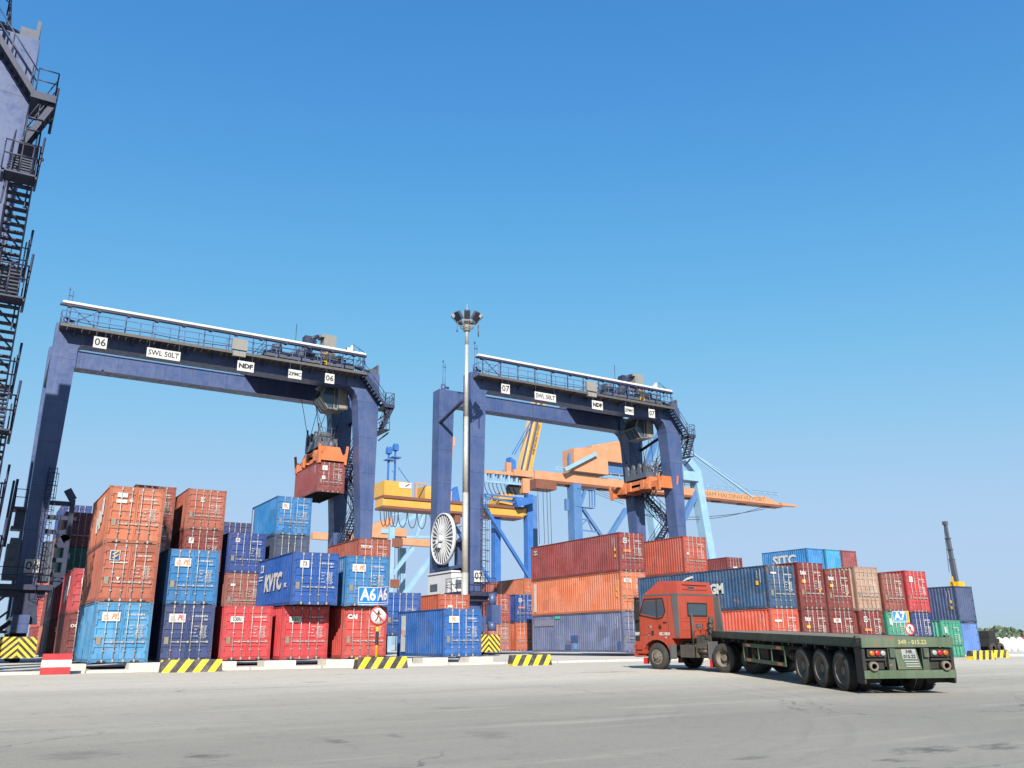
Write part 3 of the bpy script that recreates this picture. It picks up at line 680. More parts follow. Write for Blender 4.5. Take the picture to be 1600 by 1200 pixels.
    put('floodlight_box', MB().box(12.3, 13.5, -1.25, -.95, 23.45, 24.35).box(12.4, 13.4, -1.3, -1.0, 22.9, 23.3), CABWALL, r)
    cb = MB().path([(.9, -.9, 23.7), (3, -.95, 23.55), (6, -.95, 23.7), (9, -.95, 23.55), (12, -.95, 23.7), (15, -.95, 23.6)], .03)
    put('cable', cb, NAVYD, r)
    mb = MB()
    for y in (0.3, 6.6):
        for dx in (0, .25): mb.tube((.55+dx, y, 23.6), (.55+dx, y, 26.6-dx*.8), .03, 5)
        mb.box(.5, .85, y-.05, y+.05, 26., 26.05).box(.5, .6, y-.08, y+.08, 26.5, 26.65).tube((.6, y, 23.6), (.6, y, 24.3), .22, 10).tube((.6, y, 24.1), (1.2, y, 24.0), .12, 8)
    put('aerial', mb, NAVY, r)
    # number and name boards
    def board(x0, x1, z0, z1, s, size, **k):
        x0 -= .08; x1 -= .08; z0 -= .4; z1 -= .4
        p = put('sign_board', MB().box(x0, x1, -1.3, -1.26, z0, z1), WHITE, r)
        for xx in (x0+.12, x1-.16): put('hanger', MB().box(xx, xx+.04, -1.26, -1.2, z0+.2, 23.12), NAVYD, p)
        text('lettering', s, size, BLACK, p, ((x0+x1)/2, -1.306, (z0+z1)/2), **k); return p
    bd = [board(2.55, 3.45, 22.2, 23.05, '06', .78, bold=.012)]
    board(6.2, 8.6, 22.12, 22.85, 'SWL 50LT', .56, bold=.01, sx=.9)
    p = board(12.9, 14.2, 22.12, 22.95, 'NDF', .5, bold=.03, sx=1.1); board(17.0, 18.1, 22.15, 22.9, 'ZPMC', .40, bold=.012)
    bd.append(board(20.1, 20.9, 22.2, 23.05, '06', .68, bold=.012))
    # right end: floodlight bracket, stairs
    fl = MB().box(24.6, 25.3, .2, 1.2, 23.6, 24.2).box(25.2, 25.35, .1, 1.3, 23.6, 24.6).tube((24.7, .7, 24.1), (23.9, .6, 24.15), .12, 8).tube((23.95, .6, 24.15), (23.2, .5, 24.2), .2, 10, .12)
    put('floodlight', fl, STEEL, r)
    st = MB(); stair(st, (23.6, -1.05, 23.1), (25.6, -1.05, 20.7), .85, (0, 1, 0)); put('stair', st, NAVYD, r)
    ld = MB().box(25.45, 26.4, -1.2, .9, 20.62, 20.68).box(25.45, 26.4, -1.22, -1.16, 20.5, 20.8); rail(ld, [(25.6, -1.18, 20.7), (26.36, -1.18, 20.7), (26.36, .85, 20.7)], 1.1, .5); ld.tube((26.36, .85, 20.2), (26.42, .9, 22.3), .07, 6)
    ld.beam((25.45, 0, 19.6), (26.4, 0, 20.5), .1)
    put('landing', ld, NAVYD, r)
    st = MB(); stair(st, (26.35, -.15, 20.6), (25.5, -.15, 18.7), .85, (0, -1, 0)); put('stair', st, NAVYD, r)
    ld = MB().box(25.35, 26.1, -1.1, 1.9, 18.54, 18.6); rail(ld, [(25.5, -1.05, 18.62), (26.05, -1.05, 18.62), (26.05, 1.8, 18.62)], 1.1, .7); ld.beam((25.4, -.3, 17.7), (26.3, -.3, 18.5), .12)
    put('landing', ld, NAVYD, r)
    tower = zigzag(r, 18.5, 1.7, 5.4, 24.3, 3.1, 0.)
    # left leg: service platform, cabinets, cage ladder
    e = MB()
    e.box(-.85, -.05, -.3, 1.6, 5.3, 7.6).box(-.7, -.05, -.35, 1.3, 7.6, 8.0).box(1.35, 1.95, -.2, 1.6, 5.2, 7.9).box(-.9, -.2, -.36, -.3, 5.4, 6.4).box(-.6, -.3, -.42, -.3, 6.6, 7.3)
    put('electric_cabinet', e, STEEL, r)
    pf = MB().box(-1.2, 2.2, -.9, 2.3, 4.6, 4.95).box(-.9, 1.8, -.5, 1.6, 4.2, 4.6); rail(pf, [(2.1, -.8, 4.95), (-1.1, -.8, 4.95), (-1.1, 2.2, 4.95)], 1.1, .8)
    put('platform', pf, NAVYD, r)
    p = put('sign_board', MB().box(.35, 1.25, -.16, -.1, 5.75, 6.65), WHITE, r); bd.append(p); text('lettering', '06', .78, BLACK, p, (.8, -.166, 6.2), bold=.012)
    up = MB().box(-.85, -.05, -.3, 1.3, 9.9, 10.1).box(-.8, -.1, -.2, 1.2, 8.6, 8.8).box(-.65, -.1, 0, 1.1, 8.8, 9.9); rail(up, [(-.1, -.25, 10.1), (-.8, -.25, 10.1), (-.8, 1.2, 10.1)], 1.2, .7)
    up.tube((-1.0, 0, 7.4), (-.85, 0, 12.0), .09, 8).tube((-1.15, .1, 7.6), (-1.05, .1, 11.9), .08, 8)
    put('cable_guide', up, NAVYD, r)
    hk = MB()
    for z0 in (8.0, 10.9):
        hk.beam((2.75, .4, z0-2.5), (2.75, .4, z0), .28, .5).beam((2.75, .4, z0), (2.3, .4, z0+.7), .22, .5)
        for zz in (z0-.3, z0-1.3, z0-2.3): hk.beam((1.25, .4, zz), (2.75, .4, zz), .25, .3)
        hk.beam((2.75, .4, z0-2.5), (2.2, .4, z0-3.0), .22, .5)
    put('cable_hook', hk, NAVYD, r)
    kn = MB()
    rail(kn, [(-3.2, -1.6, 2.0), (-1.6, -1.9, 2.0)], 1.1, .6); rail(kn, [(-3.2, -1.6, 2.0), (-3.2, .8, 2.0)], 1.1, .6); kn.box(-3.3, -.1, -1.9, 1.0, 1.85, 2.0)
    kn.beam((-2.8, -.6, 1.9), (-.1, -.6, 4.6), .16).beam((-2.2, .4, .6), (.1, .4, 2.6), .3).beam((-1.6, -.2, 1.9), (-.1, -.2, 3.3), .14).tube((-3.0, -1.0, .0), (-3.0, -1.0, 1.9), .09).tube((-2.2, -1.4, .2), (-2.2, -1.4, 2), .07)
    kn.box(-3.4, -2.6, -.6, .6, .3, 1.2)
    kn.prism([(.1, 2.4), (1.6, 2.4), (1.3, 4.4), (.3, 4.4)], -.6, -.002)
    put('lower_platform', kn, NAVYD, r)
    lad = MB(); x = .95
    for dx in (0, .5): lad.tube((x+dx, -.25, 3.5), (x+dx, -.25, 13), .03, 5)
    for i in range(32): lad.tube((x, -.25, 3.6+i*.3), (x+.5, -.25, 3.6+i*.3), .018, 4)
    for i in range(11):
        z0 = 4+i*.85; lad.path([(x-.05, -.25, z0), (x-.1, -.7, z0), (x+.25, -.98, z0), (x+.6, -.7, z0), (x+.55, -.25, z0)], .022, 4)
    for q in ((x-.1, -.7), (x+.25, -.98), (x+.6, -.7)): lad.tube((q[0], q[1], 4), (q[0], q[1], 12.5), .018, 4)
    put('cage_ladder', lad, NAVYD, r)
    # trolley with cab
    tr = empty('trolley', (0, 0, 0)); tr.parent = r
    tb = MB().box(15.2, 23.0, -.1, 7.7, 23.78, 24.05)
    for y in (.05, 1.5, 5.2, 6.9): tb.box(15.2, 23.0, y, y+.5, 23.78, 24.3)
    put('trolley_frame', tb, STEEL, tr)
    ma = MB(); rr = random.Random(3)
    for i in range(60):
        x = rr.uniform(15.4, 22.6); y = rr.uniform(0, 6.8); sx, sy_, sz = rr.uniform(.25, .9), rr.uniform(.25, .9), rr.uniform(.4, 1.35)
        ma.box(x, x+sx, y, y+sy_, 24.05, 24.05+sz)
    for i in range(16):
        x = rr.uniform(15.4, 22.4); y = rr.uniform(0, 6.5); z0 = 24.3+rr.uniform(0, .5)
        ma.tube((x, y, z0), (x+rr.uniform(.4, 1.3), y+rr.uniform(-.4, .4), z0), rr.uniform(.15, .4), 10)
    for i in range(20):
        x = rr.uniform(15.4, 22.6); ma.tube((x, rr.uniform(0, 5), 24.1), (x+rr.uniform(-1, 1), rr.uniform(0, 5), 24.2+rr.uniform(.2, .8)), .04, 5)
    put('machinery', ma, STEEL, tr)
    dr = MB().lathe([(-.05,0),(-.05,.75),(.05,.75),(.05,.6),(2.2,.6),(2.2,.75),(2.3,.75),(2.3,0)], (16.6, 3.2, 24.85), 'x', 20).lathe([(-.05,0),(-.05,.75),(.05,.75),(.05,.6),(1.6,.6),(1.6,.75),(1.7,.75),(1.7,0)], (19.6, 4.6, 24.85), 'x', 20)
    put('hoist_drum', dr, STEEL, tr)
    tr_r = MB(); rail(tr_r, [(15.3, 7.6, 24.05), (15.3, 0, 24.05), (22.9, 0, 24.05), (22.9, 7.6, 24.05)], 1.1, 1.2); rail(tr_r, [(22.9, .1, 25.0), (24.0, .1, 24.4), (24.1, 2.5, 24.2)], 1.1, .6)
    put('railing', tr_r, NAVYD, tr)
    ac = MB().box(20.6, 21.7, 1.2, 2.2, 25.3, 27.0); ac.box(20.3, 20.62, 1.15, 2.2, 26.7, 26.95)
    put('air_conditioner', ac, CABWALL, tr)
    fan = MB().tube((19.0, 1.6, 24.8), (19.6, 1.6, 26.4), .5, 12).box(18.9, 19.9, 1.2, 2.0, 26.0, 26.6).tube((19.2, 1.4, 26.3), (20.1, 1.2, 26.7), .18, 8).tube((18.2, 1.6, 24.6), (18.2, 1.6, 27.6), .03, 5)
    put('motor_unit', fan, NAVYD, tr)
    pi = MB().path([(19.6, .9, 25.35), (21.0, .9, 25.3), (22.2, .8, 25.55), (22.6, .8, 25.3)], .11, 8).box(22.5, 22.9, .6, 1.0, 25.4, 25.9); put('duct', pi, NAVYD, tr)
    put('lamp_housing', MB().box(22.5, 22.95, .5, 1.0, 25.5, 25.9).box(22.9, 23.1, .6, .9, 25.4, 26.2), CREWHITE, tr)
    put('yellow_ladder', MB().box(19.9, 19.96, -.25, -.2, 23.7, 24.9).box(20.4, 20.46, -.25, -.2, 23.7, 24.9).box(19.9, 20.46, -.25, -.2, 24.0, 24.06).box(19.9, 20.46, -.25, -.2, 24.35, 24.41).box(19.9, 20.46, -.25, -.2, 24.7, 24.76), YELMARK, tr)
    # operator cab hung under the trolley: slanted glass front facing the load
    c0 = (20.9, 23.2); y0, y1 = 1.75, 3.75; zt, zb, zm = 22.6, 20.55, 21.3
    prof = [(21.3, zt), (20.75, zm+.2), (21.5, zb), (23.2, zb+.15), (23.2, zt)]
    cabm = MB().prism([(23.2, zt), (22.3, zt), (22.3, zb+.07), (23.2, zb+.15)], y0, y1).box(20.9, 23.3, y0-.05, y1+.05, zt, zt+.14).box(21.5, 22.4, y0+.05, y1-.05, zb-.05, zb+.04)
    for y in (y0, y1-.08):
        for a, b in zip(prof, prof[1:]+prof[:1]): cabm.beam((a[0], y+.04, a[1]), (b[0], y+.04, b[1]), .08)
    for q in prof[:3]: cabm.beam((q[0], y0, q[1]), (q[0], y1, q[1]), .08)
    for yy in (2.4, 3.1): cabm.beam((prof[1][0], yy, prof[1][1]), (prof[2][0], yy, prof[2][1]), .05)
    cabm.beam((22.0, y0+.04, zb), (22.0, y0+.04, zt), .07).beam((22.6, 2.7, zt), (22.6, 2.7, 23.9), .4, .8)
    cb = put('operator_cab', cabm, CABWALL, tr)
    gm = MB()
    for y in (y0+.03, y1-.03): gm.add([(q[0], y, q[1]) for q in (prof[0], prof[1], prof[2], (22.3, zb+.07), (22.3, zt))], [(0, 1, 2, 3, 4)])
    for a, b in ((prof[0], prof[1]), (prof[1], prof[2])): gm.add([(a[0], y0+.05, a[1]), (a[0], y1-.05, a[1]), (b[0], y1-.05, b[1]), (b[0], y0+.05, b[1])], [(0, 1, 2, 3)])
    put('cab_glass', gm, GLASS, cb)
    put('operator_seat', MB().box(21.9, 22.3, 2.5, 3.0, 20.65, 21.1).box(22.2, 22.35, 2.5, 3.0, 21.1, 21.8), DARK, cb)
    return r, bd, tr, tower
rtg, boards, trolley, tower = make_rtg()
tag(rtg, 'tall navy blue gantry crane numbered 06 spanning the left container stacks', 'gantry crane', 'rubber tyred gantry cranes')
rtg7 = copy_tree(rtg); rtg7.location = (35.65, 64.4, -.17); rtg7.scale = (.985, 1, 1.035)
tag(rtg7, 'navy blue gantry crane numbered 07 with white cable reel, behind the tall light pole')
rtg5 = copy_tree(rtg, None, tower); rtg5.location = (-29.0, 42.0, -.3); rtg5.scale = (1.1, 1.1, 1.25); zigzag(rtg5, 18.4, -.35, -2.9, 25.15, 2.2, .14, 2.)
tag(rtg5, 'near navy blue gantry crane whose stair tower leans in along the left edge')
nums = [[c for c in b_.children if c.name.startswith('lettering')][0].data for b_ in boards]
for o in rtg7.children_recursive:
    if o.name.startswith('lettering') and o.data in nums:
        o.data = text_me('07', [.78, .68, .78][nums.index(o.data)], bold=.012)
        if not o.data.materials: o.data.materials.append(BLACK)
for o in list(rtg7.children):
    if o.name.startswith(('electric_cabinet', 'cable_hook', 'cable_guide', 'lower_platform')): bpy.data.objects.remove(o)
# 07's own equipment: cable reel and white electric house
reel = MB(); n = 30; Rr = 2.15
for i in range(n):
    a = 2*math.pi*i/n; c, s_ = math.cos(a), math.sin(a)
    reel.beam((-.25, .35*c, .35*s_), (-.12, (Rr-.05)*c, (Rr-.05)*s_), .12, .05, (1, 0, 0))
reel.lathe([(-.25, Rr-.06), (-.25, Rr+.03), (.06, Rr+.03), (.06, Rr-.06), (-.25, Rr-.06)], (0, 0, 0), 'x', 48)
ro = put('cable_reel', reel, CREWHITE, rtg7, (-.75, 3.35, 9.5))
put('reel_disc', MB().lathe([(.1, .2), (.1, Rr-.06), (.14, Rr-.06), (.14, .2)], (0, 0, 0), 'x', 40), STEEL, ro)
put('reel_hub', MB().tube((-.6, 0, 0), (.5, 0, 0), .3, 18, .24).tube((-.65, .3, -.3), (-.35, .3, -.3), .16, 10).box(-.5, -.3, .05, .4, -.75, -.3).tube((.1, 0, 0), (1.6, 0, 0), .18, 10), CREWHITE, ro)
put('reel_support', MB().box(-.3, .9, .9, 6.2, 6.95, 7.2).box(.5, .9, 3.0, 3.7, 3.0, 9.6).box(.2, .7, 1.4, 6.2, 9.2, 9.4), NAVY, rtg7)
sr = MB(); rail(sr, [(.3, 1.4, 9.4), (.3, 6.2, 9.4)], 1.1, .9); put('railing', sr, NAVYD, rtg7)
eh = MB().box(-.9, 1.6, 1.6, 6.1, 3.05, 6.6).box(-1.0, 1.7, 1.5, 6.2, 6.6, 6.75).box(-.95, -.9, 2.0, 3.1, 3.6, 5.8)
eo = put('electric_house', eh, CREWHITE, rtg7)
put('house_vent', MB().box(-.93, -.88, 4.2, 5.6, 5.2, 5.8).box(-.5, .3, 1.57, 1.63, 5.3, 6.0), STEEL, eo)
put('exhaust_box', MB().box(1.3, 2.2, -1.5, -.6, 2.4, 3.9).tube((1.5, -1.2, 1.9), (1.5, -1.2, 2.6), .35, 12).tube((1.7, -.9, 3.9), (1.7, -.9, 4.8), .3, 12), NAVY, rtg7)
put('white_lamp', MB().tube((1.5, -.6, 4.4), (2.0, -.9, 4.2), .14, 8), CREWHITE, rtg7)
# spreaders and hoist ropes
def spreader(name, loc, L, label):
    r = empty(name, loc, None, (1, 1, 1.35)); tag(r, label, 'spreader', 'crane spreaders')
    hb = MB().box(-.9, .9, -1.7, 1.7, 1.15, 1.55)
    for x in (-.75, .75):
        for y in (-1.45, -.5, .5, 1.45): hb.box(x-.16, x+.16, y-.2, y+.2, 1.55, 2.05).lathe([(-.08, 0), (-.08, .3), (.08, .3), (.08, 0)], (x, y, 2.05), 'x', 14)
    hb.box(-.5, .5, -.9, .1, 1.55, 2.3).box(-.3, .4, .3, 1.2, 1.55, 2.0); rail(hb, [(-.85, -1.7, 1.55), (.85, -1.7, 1.55)], .9, .5); rail(hb, [(-.85, 1.7, 1.55), (.85, 1.7, 1.55)], .9, .5); hb.tube((.0, -1.9, 1.35), (.5, -1.9, 1.2), .3, 12)
    put('headblock', hb, STEEL, r)
    fr = MB().box(-.75, .75, -2.1, 2.1, .55, 1.05)
    for x in (-.55, .55): fr.box(x-.2, x+.2, -L/2+.2, L/2-.2, .3, .75)
    fr.prism([(-1.05, .2), (1.05, .2), (1.05, .6), (.75, 1.15), (-.75, 1.15), (-1.05, .6)], -2.15, -1.6).prism([(-1.05, .2), (1.05, .2), (1.05, .6), (.75, 1.15), (-.75, 1.15), (-1.05, .6)], 1.6, 2.15)
    for y in (-1.2, .9): fr.box(-.95, -.75, y, y+.5, .3, 1.0).box(.75, .95, y, y+.5, .3, 1.0)
    put('frame', fr, SPRO, r)
    for s_ in (-1, 1):
        en = MB().box(-1.2, 1.2, s_*L/2-.22, s_*L/2+.22, .1, .5).prism([(-.9, .5), (.9, .5), (.6, 1.0), (-.6, 1.0)], s_*L/2-.2, s_*L/2+.2)
        for x in (-1.15, 1.15):
            en.box(x-.1, x+.1, s_*L/2-.28, s_*L/2+.28, -.1, .6)
            en.beam((x*1.02, s_*(L/2+.2), .3), (x*1.1, s_*(L/2+.3), -.45 if L > 8 else 1.1), .2, .16)
        put('end_beam', en, SPRO, r)
    return r
def ropes(parent, cx, cy_, z0, z1):
    mb = MB()
    for x in (-.75, .75):
        for y in (-1.45, 1.45):
            mb.tube((cx+x, cy_+y, z0), (cx+x*2.4, cy_+y*1.25, z1), .028, 5); mb.tube((cx+x, cy_+y*.7, z0), (cx-x*.8, cy_+y*1.5, z1), .028, 5)
            mb.tube((cx+x, cy_+y, z0-.3), (cx+x*1.12, cy_+y*1.01, z0+.9), .06, 6)
    return put('hoist_rope', mb, ROPE, parent)
hx, hy, hz = 23.55, 69.2, 15.75     # held container: lower front corner x, y, top z
C(hx, hy, hz-H, L20, H, (146, 62, 62), 'maroon container hanging in the air from the orange spreader of crane 06', code='TGHU 284511 3', logo=lambda r, h: (lg_plate(.4, .86, .72, .88)(r, h), lg_plate(.4, .7, .42, .54)(r, h), lg_plate(.5, .6, .6, .66, pm=ORAMARK)(r, h)), side=sd_marks, group=None)
spreader('spreader', (hx+CW/2, hy+L20/2, hz), L20-.2, 'orange spreader with grey headblock gripping the hanging maroon container')
sx7, sy7, sz7 = 58.6, 68.4, 15.6
spreader('spreader', (sx7, sy7, sz7), 7.4, 'empty orange spreader hanging below the cab of crane 07')
ropes(trolley, hx+CW/2-2.5, hy+L20/2-67, hz+2.8+.17, 23.8)
for o in rtg7.children:
    if o.name.startswith('trolley') and o.type == 'EMPTY': ropes(o, (sx7-35.65)/.985, sy7-64.4, (sz7+2.8+.17)/1.035, 23.8)

# ------------------------------------------------------------------ floodlight mast
pole = empty('light_mast', (31.15, 57.0, -.17)); tag(pole, 'very tall pale light mast with a crown of floodlights, before crane 07', 'light mast')
pm = MB(); hts = [0, 6, 12, 18, 24, 26.6]; rs = [.29, .255, .215, .18, .145, .13]
for i in range(5): pm.tube((0, 0, hts[i]), (0, 0, hts[i+1]+.02), rs[i], 14, rs[i+1])
pm.tube((0, 0, -.1), (0, 0, .12), .6, 14)
put('mast_shaft', pm, GALVP, pole)
hd = MB().lathe([(0, .70), (0, .76), (.06, .76), (.06, .70), (0, .70)], (0, 0, 25.85), 'z', 24).lathe([(0, .5), (0, .55), (.05, .55), (.05, .5), (0, .5)], (0, 0, 25.5), 'z', 24).tube((0, 0, 26.5), (0, 0, 27.6), .02, 5).tube((0, 0, 25.2), (0, 0, 26.9), .3, 12)
for i in range(6):
    a = math.pi/3*i+.25; c, s_ = math.cos(a), math.sin(a)
    hd.beam((.25*c, .25*s_, 25.6), (.74*c, .74*s_, 25.9), .07)
put('lamp_ring', hd, GALVP, pole)
for i in range(8):
    a = math.pi/4*i+.3; c, s_ = math.cos(a), math.sin(a)
    u = Vector((c, s_, 0)); p = Vector((.95*c, .95*s_, 26.3)); tdir = (u*.75+Vector((0, 0, -.66))).normalized()
    f = MB(); rgt = Vector((-s_, c, 0)); up_ = rgt.cross(tdir)*-1
    o8 = [p+rgt*a_*.25+up_*b_*.36 for a_, b_ in ((-1,-1),(1,-1),(1,1),(-1,1))]
    f.hexa([q-tdir*.12 for q in o8], [q+tdir*.14 for q in o8]); f.beam(p-u*.1, Vector((.74*c, .74*s_, 25.9)), .06)
    fo = put('floodlight', f, STEEL, pole)
    put('lamp_glass', MB().add([p+rgt*a_*.21+up_*b_*.31+tdir*.147 for a_, b_ in ((-1,-1),(1,-1),(1,1),(-1,1))], [(0, 1, 2, 3)]), GLASS, fo)
put('hanging_cable', MB().path([(-.95, -.2, 25.8), (-1.0, -.2, 25.0)], .03).tube((-1.0, -.2, 25.1), (-1.0, -.2, 24.9), .07, 8).tube((.9, -.3, 25.8), (.9, -.3, 24.8), .05, 8), STEEL, pole)

# ------------------------------------------------------------------ flatbed trailer and truck tractor
TGREEN = paint('trailer_green_paint', (54, 74, 56), .5, .5, .8, .7)
TGREEN2 = paint('worn_green_paint', (74, 98, 66), .6, .5, .8, .7)
TDECK = paint('trailer_deck_steel', (128, 116, 96), .5, .4, .9, .8)
CHASSIS = plain('chassis_black', (40, 38, 36), .7, .1, .25)
GRIME = paint('grimy_metal', (74, 70, 62), .4, .5, .4, .7)
CABOR = paint('cab_orange_paint', (184, 62, 26), .18, .3, .12, .4)
CABGR = paint('cab_grey_plastic', (88, 90, 92), .3, .25, .05, .6)
LENSR = plain('red_lens', (186, 26, 30), .25); LENSO = plain('amber_lens', (180, 96, 20), .25); LENSW = plain('clear_lens', (150, 154, 152), .3)
def wheel(parent, x, y, side, r=.52, w_=.29, deep=False, name='wheel'):
    # side: +1 when the outer face looks to +x
    mb = MB(); h = w_/2
    mb.lathe([(-h, .33), (-h-.005, .42), (-h+.025, r-.03), (-h+.05, r), (h-.05, r), (h-.025, r-.03), (h+.005, .42), (h, .33), (h-.08, .30), (-h+.08, .30), (-h, .33)], (x, y, r), 'x', 36)
    n = 36
    for i in range(n):
        a = 2*math.pi*(i+.5)/n; c, s_ = math.cos(a), math.sin(a)
        for k in (-1, 1): mb.beam((x+k*h*.45-.05, y+(r-.002)*c, r+(r-.002)*s_), (x+k*h*.45+.05+.02*k, y+(r-.002)*c, r+(r-.002)*s_), .045, .022, (0, c, s_))
    t = put(name, mb, RUBBER, parent)
    s = side; rm = MB()
    if deep:
        rm.lathe([(s*h*.95, .335), (s*h*.8, .31), (-s*h*.3, .28), (-s*h*.55, .2), (-s*h*.5, .0)], (x, y, r), 'x', 28)
        rm.tube((x-s*.1, y, r), (x+s*.06, y, r), .12, 16)
    else:
        rm.lathe([(s*h*.95, .335), (s*h*.6, .30), (s*h*.55, .24), (s*h*1.0, .16), (s*h*1.1, .0)], (x, y, r), 'x', 28)
        rm.tube((x+s*h*.9, y, r), (x+s*(h+.07), y, r), .1, 16)
    for i in range(10):
        a = 2*math.pi*i/10; rx = x+(s*h*.75 if not deep else -s*h*.45)
        rm.tube((rx, y+.2*math.cos(a), r+.2*math.sin(a)), (rx+s*.06, y+.2*math.cos(a), r+.2*math.sin(a)), .02, 6)
    put('rim', rm, RIM, t); return t
ta = .468
tl = empty('flatbed_trailer', (19.936+1.24*math.cos(ta), 14.989-1.24*math.sin(ta), g_road(20.9, 14.6)), (math.atan(.0283), 0, -ta), (1, 1, 1))
tl.rotation_mode = 'ZXY' if False else 'XYZ'
tag(tl, 'worn dark green empty flatbed trailer with three axles, hitched behind the orange truck', 'trailer')
ZD = 1.40; W2 = 1.24; TL = 12.5
dk = MB().box(-W2+.06, W2-.06, .06, TL-.05, ZD-.05, ZD-.012)
for i in range(38): dk.box(-W2+.08, W2-.08, .1+i*.325, .1+i*.325+.3, ZD-.03, ZD)
put('deck', dk, TDECK, tl)
fr = MB()
for s in (-1, 1):
    fr.box(s*W2-.05 if s > 0 else -W2, s*W2 if s > 0 else -W2+.05, 0, TL, ZD-.22, ZD+.012); fr.box(min(s*W2, s*(W2-.12)), max(s*W2, s*(W2-.12)), .01, TL-.01, ZD-.235, ZD-.2)
    for i in range(6): fr.box(s*W2-.06, s*W2+.06, .15+i*2.45-.06*(i == 5), .15+i*2.45+.1, ZD+.0, ZD+.06) if i in (0,) else None
    for i in range(9): fr.box(s*(W2-.03)-.015, s*(W2-.03)+.015, .9+i*1.3, .95+i*1.3, ZD-.32, ZD-.22)
fr.box(-W2+.05, W2-.05, TL-.06, TL, ZD-.22, ZD+.012)
put('side_rail', fr, TGREEN, tl)
rb = MB().box(-W2-.01, W2+.01, -.06, .0, ZD-.23, ZD+.012); rbo = put('rear_beam', rb, TGREEN2, tl)
text('lettering', '34R - 015.22', .15, plain('faded_yellow_lettering', (170, 160, 110), .7), rbo, (.12, -.066, ZD-.11), bold=.004)
ch = MB()
for s in (-.5, .5):
    ch.box(s-.09, s+.09, .1, 9.2, ZD-.72, ZD-.22).box(s-.09, s+.09, 9.2, TL-.1, ZD-.48, ZD-.22)
for i in range(15): ch.box(-W2+.06, W2-.06, .5+i*.82, .56+i*.82, ZD-.36, ZD-.05)
for y in (1.372, 2.682, 3.992):
    ch.tube((-.95, y, .52), (.95, y, .52), .075, 10)
    for s in (-.5, .5): ch.beam((s, y-.55, .78), (s, y+.55, .78), .1, .12).box(s-.06, s+.06, y-.06, y+.06, .5, .85)
    for s in (-.5, .5): ch.box(s-.07, s+.07, y+.6, y+.72, .6, .95)
for s in (-.75, .75): ch.tube((s, 4.9, .75), (s, 5.7, .75), .16, 12)
ch.box(-.95, -.55, 7.3, 8.0, .55, 1.0)
put('chassis', ch, CHASSIS, tl)
for y in (1.372, 2.682, 3.992):
    for s in (-1, 1):
        wheel(tl, s*1.09, y, s, deep=True); wheel(tl, s*.75, y, s, deep=True)
lg = MB()
for s in (-.8, .8): lg.box(s-.07, s+.07, 9.5, 9.64, .35, ZD-.25).box(s-.16, s+.16, 9.42, 9.72, .3, .35)
put('landing_leg', lg, CHASSIS, tl)
for s in (-1, 1):   # side guards with reflectors
    sg = MB(); x = s*(W2-.04)
    for z in (.48, .98): sg.box(x-.02, x+.02, 5.2, 9.0, z-.06, z+.06)
    for y in (5.2, 6.3, 7.5, 8.95): sg.box(x-.021, x+.021, y, y+.06, .42, 1.04)
    for y in (5.6, 7.2, 8.6): sg.beam((x, y, 1.0), (s*.55, y, ZD-.3), .05)
    g_ = put('side_guard', sg, TGREEN2, tl)
    rf = MB()
    for y in (5.5, 8.3):
        for z in (.48, .98): rf.box(x-.026, x+.026, y, y+.35, z-.045, z+.045)
    put('reflector', rf, ORAMARK, g_)
be = MB().box(-W2-.0, W2+.0, -.03, .06, .40, .60); beo = put('rear_bumper', be, TGREEN2, tl)
su = MB()
for s in (-.46, .46): su.box(s-.09, s+.09, -.02, .1, .60, ZD-.235)
for s in (-.46, .46): su.box(s-.07, s+.07, -.1, -.02, .92, 1.14)
su2 = MB()
for s in (-1, 1): su2.box(min(s*.62, s*1.18), max(s*.62, s*1.18), .02, .12, .84, .89).box(min(s*.62, s*1.18), max(s*.62, s*1.18), .1, .16, .62, ZD-.25)
put('bumper_bracket', su, TGREEN, tl); put('mounting_plate', su2, CHASSIS, tl)
np_ = put('plate_panel', MB().hexa([(-.31, -.03, .62), (.33, -.03, .62), (.33, .02, .62), (-.31, .02, .62)], [(-.34, .02, 1.16), (.24, .02, 1.16), (.24, .07, 1.16), (-.34, .07, 1.16)]), TGREEN2, tl)
q = put('number_plate', MB().hexa([(-.16, -.02, .87), (.24, -.02, .87), (.24, .0, .87), (-.16, .0, .87)], [(-.17, .005, 1.12), (.21, .005, 1.12), (.21, .03, 1.12), (-.17, .03, 1.12)]), LENSW, np_)
text('lettering', '34R\n015.22', .12, BLACK, q, (.03, -.014, .995), (math.pi/2-.1, 0, 0), bold=.003)
put('lettering', MB().box(-.13, .25, -.032, -.02, .80, .83).box(-.1, .27, -.036, -.024, .74, .77).box(-.1, .28, -.04, -.03, .68, .71), LENSW, np_)
for s in (-1, 1):
    t_ = put('tail_light', MB().box(min(s*.60, s*1.12), max(s*.60, s*1.12), -.04, .04, .93, 1.12), CHASSIS, tl)
    for k, mm in enumerate((LENSW, LENSR, LENSO)):
        x = s*(.70+k*.15); put('lens', MB().lathe([(-.05, 0), (-.05, .05), (-.035, .066), (.0, .066)], (x, -.035, 1.025), 'y', 16), mm, t_)
    put('mud_flap', MB().box(min(s*.62, s*1.2), max(s*.62, s*1.2), .35, .37, .26, .8).prism([(s*1.2, .26), (s*1.24, .3), (s*1.24, ZD-.25), (s*1.16, ZD-.25), (s*1.16, .6)], -.0, .4), CHASSIS, tl)
    put('pipe_end', MB().lathe([(-.09, .07), (-.1, .1), (-.09, .12), (.1, .12), (.1, .07), (-.09, .07)], (s*.98, .0, .70), 'y', 18), RIM, tl)
